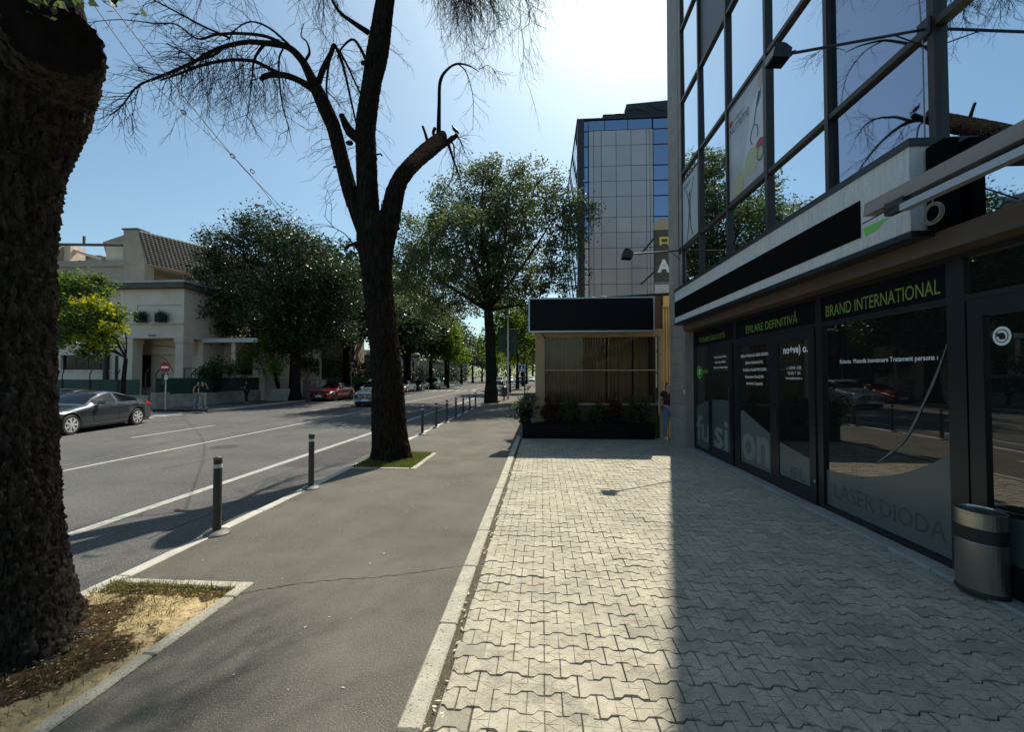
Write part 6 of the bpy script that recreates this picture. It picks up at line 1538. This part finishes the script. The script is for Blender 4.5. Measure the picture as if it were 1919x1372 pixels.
lp = wthing('street_lamp', 'tall grey street lamp pole with two green banners beyond the leafy tree', 'street lamp', (-2.9, 31.5, 0))
pb_ = atY(952, 640, 34)
m = MB(); m.tube([(pb_.x, 34, 0), (pb_.x, 34, 1.2), (pb_.x, 34, 1.21), (pb_.x, 34, 9.5)], [.11, .11, .075, .06], 10); m.tube([(pb_.x, 34, 9.4), (pb_.x - .4, 34, 9.8), (pb_.x - 1.6, 34, 10)], .05, 6); m.build('pole', mt['alu'], lp)
mt['banner'] = M('banner_green', (.02, .055, .038), (.03, .07, .05), rough=.7, scale=3)
for sd in (-1, 1):
    x0 = pb_.x + sd * .14; x1 = pb_.x + sd * .85; zc = pb_.z + (.15 if sd < 0 else 0); h_ = 1.0
    m = MB(); m.box(min(x0, x1), max(x0, x1), 34.0, 34.02, zc - h_, zc + h_); m.tube([(pb_.x, 34.01, zc + h_), (x1, 34.01, zc + h_)], .02, 5); m.tube([(pb_.x, 34.01, zc - h_), (x1, 34.01, zc - h_)], .02, 5); o = m.build('banner', mt['banner'], lp)
    xm = (x0 + x1) / 2; m = MB()
    for k, hh in enumerate((.22, .38, .50, .38, .22)): xk = xm + (k - 2) * .09; m.tube([(xk, 33.985, zc - .15), (xk, 33.985, zc + hh - .1), (xm + (k - 2) * .03, 33.985, zc + hh + .02)], .012, 4)
    m.tube([(xm - .2, 33.985, zc - .15), (xm, 33.985, zc - .26), (xm + .2, 33.985, zc - .15)], .012, 4); m.build('emblem', mt['film_letter'], o)
lb2 = wthing('street_bin', 'dark round street bin at the foot of the banner pole', 'bin', (-3.15, 33.4, 0))
m = MB(); m.tube([(-3.0, 33.2, 0), (-3.0, 33.2, .5)], .06, 8); m.lathe([(.20, 0), (.23, .05), (.24, .62), (.27, .66), (.24, .76), (.12, .84)], 20, (-3.0, 33.2, .28)); m.build('bin_body', mt['dark_metal'], lb2)
# poles across the road
for x, px_, y, h_, lab in ((None, 600, 33.0, 7.2, 'weathered concrete pole behind the red sedan'), (None, 658, 38, 5.4, 'thin sign pole in shade behind the silver suv')):
    p = atY(px_, 740, y); t = wthing('utility_pole', lab, 'pole', (p.x, y, 0)); m = MB(); m.tube([(p.x, y, 0), (p.x, y, h_)], [.10, .07] if h_ > 6 else [.04, .04], 8); m.build('pole', mt['concrete'], t)
    if h_ < 6: m = MB(); m.box(p.x - .1, p.x + .25, y - .03, y - .0, 3.2, 5.3); m.build('sign_plate', mt['dark_metal'], t)
# utility cabinet with a pasted poster
p = atY(587, 752, 33.5)
ub = wthing('utility_cabinet', 'pale utility cabinet with torn pink poster beside the red sedan', 'cabinet', (p.x, 33.5, 0))
m = MB(); m.bbox(p.x - .95, p.x + .75, 33.5, 34.2, 0, 1.55, .02); m.box(p.x - 1.0, p.x + .8, 33.45, 34.25, 1.55, 1.6); m.build('cabinet_body', mt['stone_wall'], ub)
m = MB(); m.box(p.x - .50, p.x + .7, 33.485, 33.5, .45, 1.5); o = m.build('paper_poster', M('poster_collage', (.62, .58, .52), (.30, .08, .06), rough=.7, scale=3.2, c3=(.12, .08, .06), s3=5, t3=.6), ub)
# small debris pile and scooter shapes at the kerb across the road
p = atY(522, 752, 30.5)
sc_ = wthing('leaning_board', 'sunlit plywood board leaning on the plinth by the dark tree', 'board', (p.x, 30.5, 0))
m = MB(); m.prism([(p.x - .9, 30.4, .02), (p.x + .75, 30.4, .02), (p.x + .95, 30.4, .95), (p.x - .45, 30.4, .95)], (0, .06, 0)); m.build('board', mt['stone_wall'], sc_)
# ================================================================= PEOPLE
mt['skin'] = M('skin', (.42, .24, .16), (.48, .29, .20), rough=.55, scale=8)
mt['hair_dark'] = M('hair_dark', (.018, .012, .009), (.03, .02, .014), rough=.5, scale=30)
mt['denim'] = M('denim', (.10, .15, .23), (.15, .21, .31), rough=.9, scale=20); mt['denim_light'] = M('denim_light', (.25, .32, .42), (.33, .41, .50), rough=.9, scale=20)
mt['cloth_black'] = M('cloth_black', (.012, .012, .013), rough=.9); mt['cloth_maroon'] = M('cloth_maroon', (.035, .012, .014), rough=.9); mt['cloth_beige'] = M('cloth_beige', (.42, .37, .29), rough=.9)
mt['shoe_white'] = M('shoe_white', (.62, .62, .60), rough=.6)
def skinned(name, verts, edges, radii, mat, par, sub=2, root=0):
    me = bpy.data.meshes.new('tmp'); me.from_pydata([tuple(v) for v in verts], edges, []); o = bpy.data.objects.new('tmp', me); COL.objects.link(o)
    md = o.modifiers.new('s', 'SKIN'); md.use_smooth_shade = True
    for i, r_ in enumerate(radii):
        sv_ = me.skin_vertices[0].data[i]; sv_.radius = (r_, r_) if not hasattr(r_, '__len__') else r_; sv_.use_root = (i == root)
    ms = o.modifiers.new('u', 'SUBSURF'); ms.levels = sub; ms.render_levels = sub
    dg = bpy.context.evaluated_depsgraph_get(); nm = bpy.data.meshes.new_from_object(o.evaluated_get(dg)); nm.name = name
    bpy.data.objects.remove(o); nm.materials.clear(); nm.materials.append(mat); nm.polygons.foreach_set('use_smooth', [True] * len(nm.polygons))
    ob_ = bpy.data.objects.new(name, nm); COL.objects.link(ob_); ob_.parent = par; return ob_
def person(label, loc, rz, h=1.68, J=None, top='cloth_black', bottom='denim', skirt=False, hair='long', shoes='shoe_white', sleeves=True, tex=None):
    """faces -Y locally; J overrides joints (in units of height 1.7)"""
    t = thing('person', label, 'person', loc, rz); k = h / 1.7
    j = dict(pel=(0, 0, .93), chest=(0, 0, 1.25), neck=(0, 0, 1.44), head=(0, -.01, 1.52), crown=(0, -.005, 1.63),
             sl=(.17, 0, 1.38), el=(.24, .03, 1.12), wl=(.24, -.05, .88), hl=(.24, -.08, .80), sr=(-.17, 0, 1.38), er=(-.24, .03, 1.12), wr=(-.24, -.05, .88), hr=(-.24, -.08, .80),
             pl=(.09, 0, .88), kl=(.10, -.03, .48), al=(.10, .02, .09), tl=(.10, -.13, .04), pr=(-.09, 0, .88), kr=(-.10, -.03, .48), ar=(-.10, .02, .09), tr=(-.10, -.13, .04))
    if J: j.update(J)
    j = {a: Vector(b) * k for a, b in j.items()}
    names = ['pel', 'chest', 'neck', 'head', 'crown', 'sl', 'el', 'wl', 'hl', 'sr', 'er', 'wr', 'hr', 'pl', 'kl', 'al', 'tl', 'pr', 'kr', 'ar', 'tr']
    rad = dict(pel=(.14, .10), chest=(.145, .10), neck=.05, head=(.072, .085), crown=(.06, .075), sl=.058, el=.042, wl=.028, hl=.034, sr=.058, er=.042, wr=.028, hr=.034, pl=.088, kl=.056, al=.038, tl=.035, pr=.088, kr=.056, ar=.038, tr=.035)
    E_ = [('pel', 'chest'), ('chest', 'neck'), ('neck', 'head'), ('head', 'crown'), ('chest', 'sl'), ('sl', 'el'), ('el', 'wl'), ('wl', 'hl'), ('chest', 'sr'), ('sr', 'er'), ('er', 'wr'), ('wr', 'hr'), ('pel', 'pl'), ('pl', 'kl'), ('kl', 'al'), ('al', 'tl'), ('pel', 'pr'), ('pr', 'kr'), ('kr', 'ar'), ('ar', 'tr')]
    def R_(n, f=1, add=0):
        r_ = rad[n]; r_ = r_ if hasattr(r_, '__len__') else (r_, r_); return tuple((q * f + add) * k for q in r_)
    verts = [j[n] for n in names]; radii = [R_(n, .96) for n in names]; edges = [(names.index(a), names.index(b)) for a, b in E_]
    # fingers and thumbs
    for s_ in 'lr':
        hnd = j['h' + s_]; wr = j['w' + s_]; d = (hnd - wr).normalized(); sx = d.cross(Vector((0, 1, 0))); sx = sx.normalized() if sx.length > .1 else Vector((1, 0, 0))
        for f_, ln in ((-.024, .065), (-.008, .075), (.008, .072), (.022, .06)):
            a = hnd + sx * f_ * k + d * .02 * k; b_ = a + (d + Vector((0, -.15, 0))) * ln * .5 * k; c_ = b_ + (d + Vector((0, -.5, 0))).normalized() * ln * .5 * k
            i0 = len(verts); verts += [a, b_, c_]; radii += [(.009 * k,) * 2, (.0085 * k,) * 2, (.007 * k,) * 2]; edges += [(names.index('h' + s_), i0), (i0, i0 + 1), (i0 + 1, i0 + 2)]
        i0 = len(verts); a = wr.lerp(hnd, .6) + sx * .03 * k; verts += [a, a + (d + sx * .6).normalized() * .045 * k]; radii += [(.011 * k,) * 2, (.008 * k,) * 2]; edges += [(names.index('h' + s_), i0), (i0, i0 + 1)]
    skinned('body', verts, edges, radii, mt['skin'], t)
    def part(nm, ns, f, add, mat, root=0):
        vv = [j[n] if isinstance(n, str) else n[0] for n in ns]; rr_ = [R_(n, f, add) if isinstance(n, str) else n[1] for n in ns]
        ee = [(a, b) for a in range(len(ns)) for b in range(a + 1, len(ns)) if (ns[a], ns[b]) in E_ or (ns[b], ns[a]) in E_ ]
        return vv, rr_, ee
    ns = ['pel', 'chest', 'sl', 'sr'] + (['el', 'er'] if sleeves == 'long' else [])
    vv, rr_, ee = part('shirt', ns, 1.04, .012, None)
    if sleeves and sleeves != 'long':
        vv += [j['sl'].lerp(j['el'], .55), j['sr'].lerp(j['er'], .55)]; rr_ += [(.058 * k,) * 2] * 2; ee += [(2, len(vv) - 2), (3, len(vv) - 1)]
    vv.append(j['chest'].lerp(j['neck'], .72)); rr_.append((.055 * k,) * 2); ee.append((1, len(vv) - 1))
    skinned('shirt', vv, ee, rr_, mt[top], t)
    ns = ['pel', 'pl', 'kl', 'al', 'pr', 'kr', 'ar']; vv, rr_, ee = part('trousers', ns, 1.06, .010, None); 
    rr_[3] = rr_[6] = (.055 * k,) * 2
    skinned('trousers', vv, ee, rr_, mt[bottom], t)
    for s_ in 'lr':
        skinned('shoe', [j['a' + s_] + Vector((0, .03, -.045)) * k, j['t' + s_] + Vector((0, 0, -.0)) * k, j['t' + s_] + Vector((0, -.04, -.005)) * k], [(0, 1), (1, 2)], [(.045 * k, .04 * k), (.045 * k, .035 * k), (.035 * k, .025 * k)], mt[shoes], t, 1)
    hd = j['head']; cr_ = j['crown']
    hv = [cr_ + Vector((0, .02, .025)) * k, cr_ + Vector((0, .055, -.06)) * k, hd + Vector((0, .065, -.05)) * k]; hr_ = [(.075 * k, .075 * k), (.08 * k, .06 * k), (.065 * k, .045 * k)]
    if hair == 'long': hv += [hd + Vector((0, .075, -.2)) * k]; hr_ += [(.07 * k, .03 * k)]
    skinned('hair', hv, [(i, i + 1) for i in range(len(hv) - 1)], hr_, mt['hair_dark'], t)
    m = MB()
    for sx in (-1, 1): m.lathe([(.002, -.009), (.009, -.004), (.009, .004), (.002, .009)], 8, tuple(hd + Vector((sx * .03, -.082, .045)) * k), 1, .6)
    m.box(hd.x - .02 * k, hd.x + .02 * k, hd.y - .088 * k, hd.y - .07 * k, hd.z - .03 * k, hd.z - .022 * k)
    m.build('face_detail', mt['hair_dark'], t)
    m = MB(); m.tube([hd + Vector((0, -.07, .04)) * k, hd + Vector((0, -.098, .005)) * k, hd + Vector((0, -.08, -.002)) * k], [.008 * k, .014 * k, .008 * k], 8)
    for sx in (-1, 1): m.tube([hd + Vector((sx * .073, .0, .045)) * k, hd + Vector((sx * .082, .012, .03)) * k, hd + Vector((sx * .073, .0, .0)) * k], [.008 * k, .012 * k, .006 * k], 6)
    m.build('nose_and_ears', mt['skin'], t, smooth=True)
    return t
pm = person('man in maroon top, jeans and white shoes, half hidden behind the tiled pier', (3.86, 13.02, 0), R(8), 1.78, J=dict(wl=(.16, -.12, 1.22), hl=(.13, -.13, 1.30), el=(.27, .0, 1.10), er=(-.27, .02, 1.12), wr=(-.29, -.02, .86), hr=(-.29, -.04, .78)), top='cloth_maroon', bottom='denim', hair='short')
for ch in kids(pm):
    if ch.name.startswith('hair'): pass
person('woman in black crop top and light blue jeans walking beside her friend across the road', (-20.35, 23.35, ROADZ + .1), R(70), 1.62, J=dict(kl=(.09, -.16, .50), al=(.09, -.18, .10), tl=(.09, -.32, .06), kr=(-.09, .04, .48), ar=(-.09, .22, .12), tr=(-.09, .12, .04), el=(.24, -.05, 1.12), wl=(.20, -.2, .95), hl=(.17, -.24, .90)), top='cloth_black', bottom='denim_light', sleeves=False)
person('woman in black t-shirt and beige trousers with phone at her ear across the road', (-19.9, 23.15, ROADZ + .1), R(80), 1.64, J=dict(el=(.28, -.12, 1.20), wl=(.14, -.16, 1.42), hl=(.11, -.12, 1.50), kl=(.09, -.12, .50), al=(.09, -.14, .10), tl=(.09, -.28, .05), kr=(-.09, .03, .48), ar=(-.09, .16, .11), tr=(-.09, .04, .04)), top='cloth_black', bottom='cloth_beige')
p = atY(462, 758, 27.8)
person('woman in black dress looking at her phone by the fence plinth', (p.x, 27.8, 0), R(-70), 1.62, J=dict(el=(.22, -.08, 1.14), wl=(.14, -.30, 1.12), hl=(.1, -.36, 1.14), er=(-.22, -.08, 1.14), wr=(-.12, -.28, 1.10), hr=(-.08, -.34, 1.12)), top='cloth_black', bottom='cloth_black', shoes='cloth_beige')
# ================================================================= OVERHEAD CABLES
def cable(label, pts, r_, loops=()):
    t = wthing('overhead_cable', label, 'cable', pts[0]); pa = catmull(pts, 8); mb = MB(); mb.tube(pa, r_, 5); mb.build('wire', mt['wire'], t)
    if loops:
        for (p, q) in loops:
            mb = MB(); p = Vector(p); u = Vector((1, .3, -.9)).normalized(); v = Vector((.9, 0, 1)).normalized(); mb.tube([p + u * .085 * q * math.cos(a) + v * .05 * q * math.sin(a) for a in np.linspace(.3, 5.9, 16)], .014, 5)
            mb.build('cable_loop', mt['wire'], t)
A = atY(205, -20, 5.6); B = atY(430, 285, 9.2); C_ = atY(520, 380, 14); D_ = atY(645, 462, 20)
ca = [atY(195, -10, 7), atY(300, 125, 8.2), atY(430, 285, 10.2), atY(500, 360, 12), atY(560, 415, 15), atY(650, 463, 22), atY(700, 500, 27), atY(820, 605, 34)]
cable('black overhead cable sagging from the top left down behind the bare trunk', ca, .010)
cb = [atY(170, 0, 7), atY(263, 128, 8.1), atY(345, 212, 9.0), atY(437, 293, 10.2), atY(500, 365, 12), atY(527, 405, 14), atY(560, 450, 18)]
cable('second overhead cable with small tied loops hanging beside the first', cb, .008, [(atY(265, 130, 8.1), .75), (atY(344, 210, 9.0), .7), (atY(436, 292, 10.1), .8), (atY(473, 321, 11), .8), (atY(505, 380, 12.5), .8)])
cable('thin cable from the dark tree to the stub on the bare trunk', [atY(560, 460, 30), atY(620, 466, 18), atY(668, 452, 9.4)], .008)
# ================================================================= settle parts under their things
for t in SETTLE:
    for ch in kids(t): ch.location = ch.location - t.location
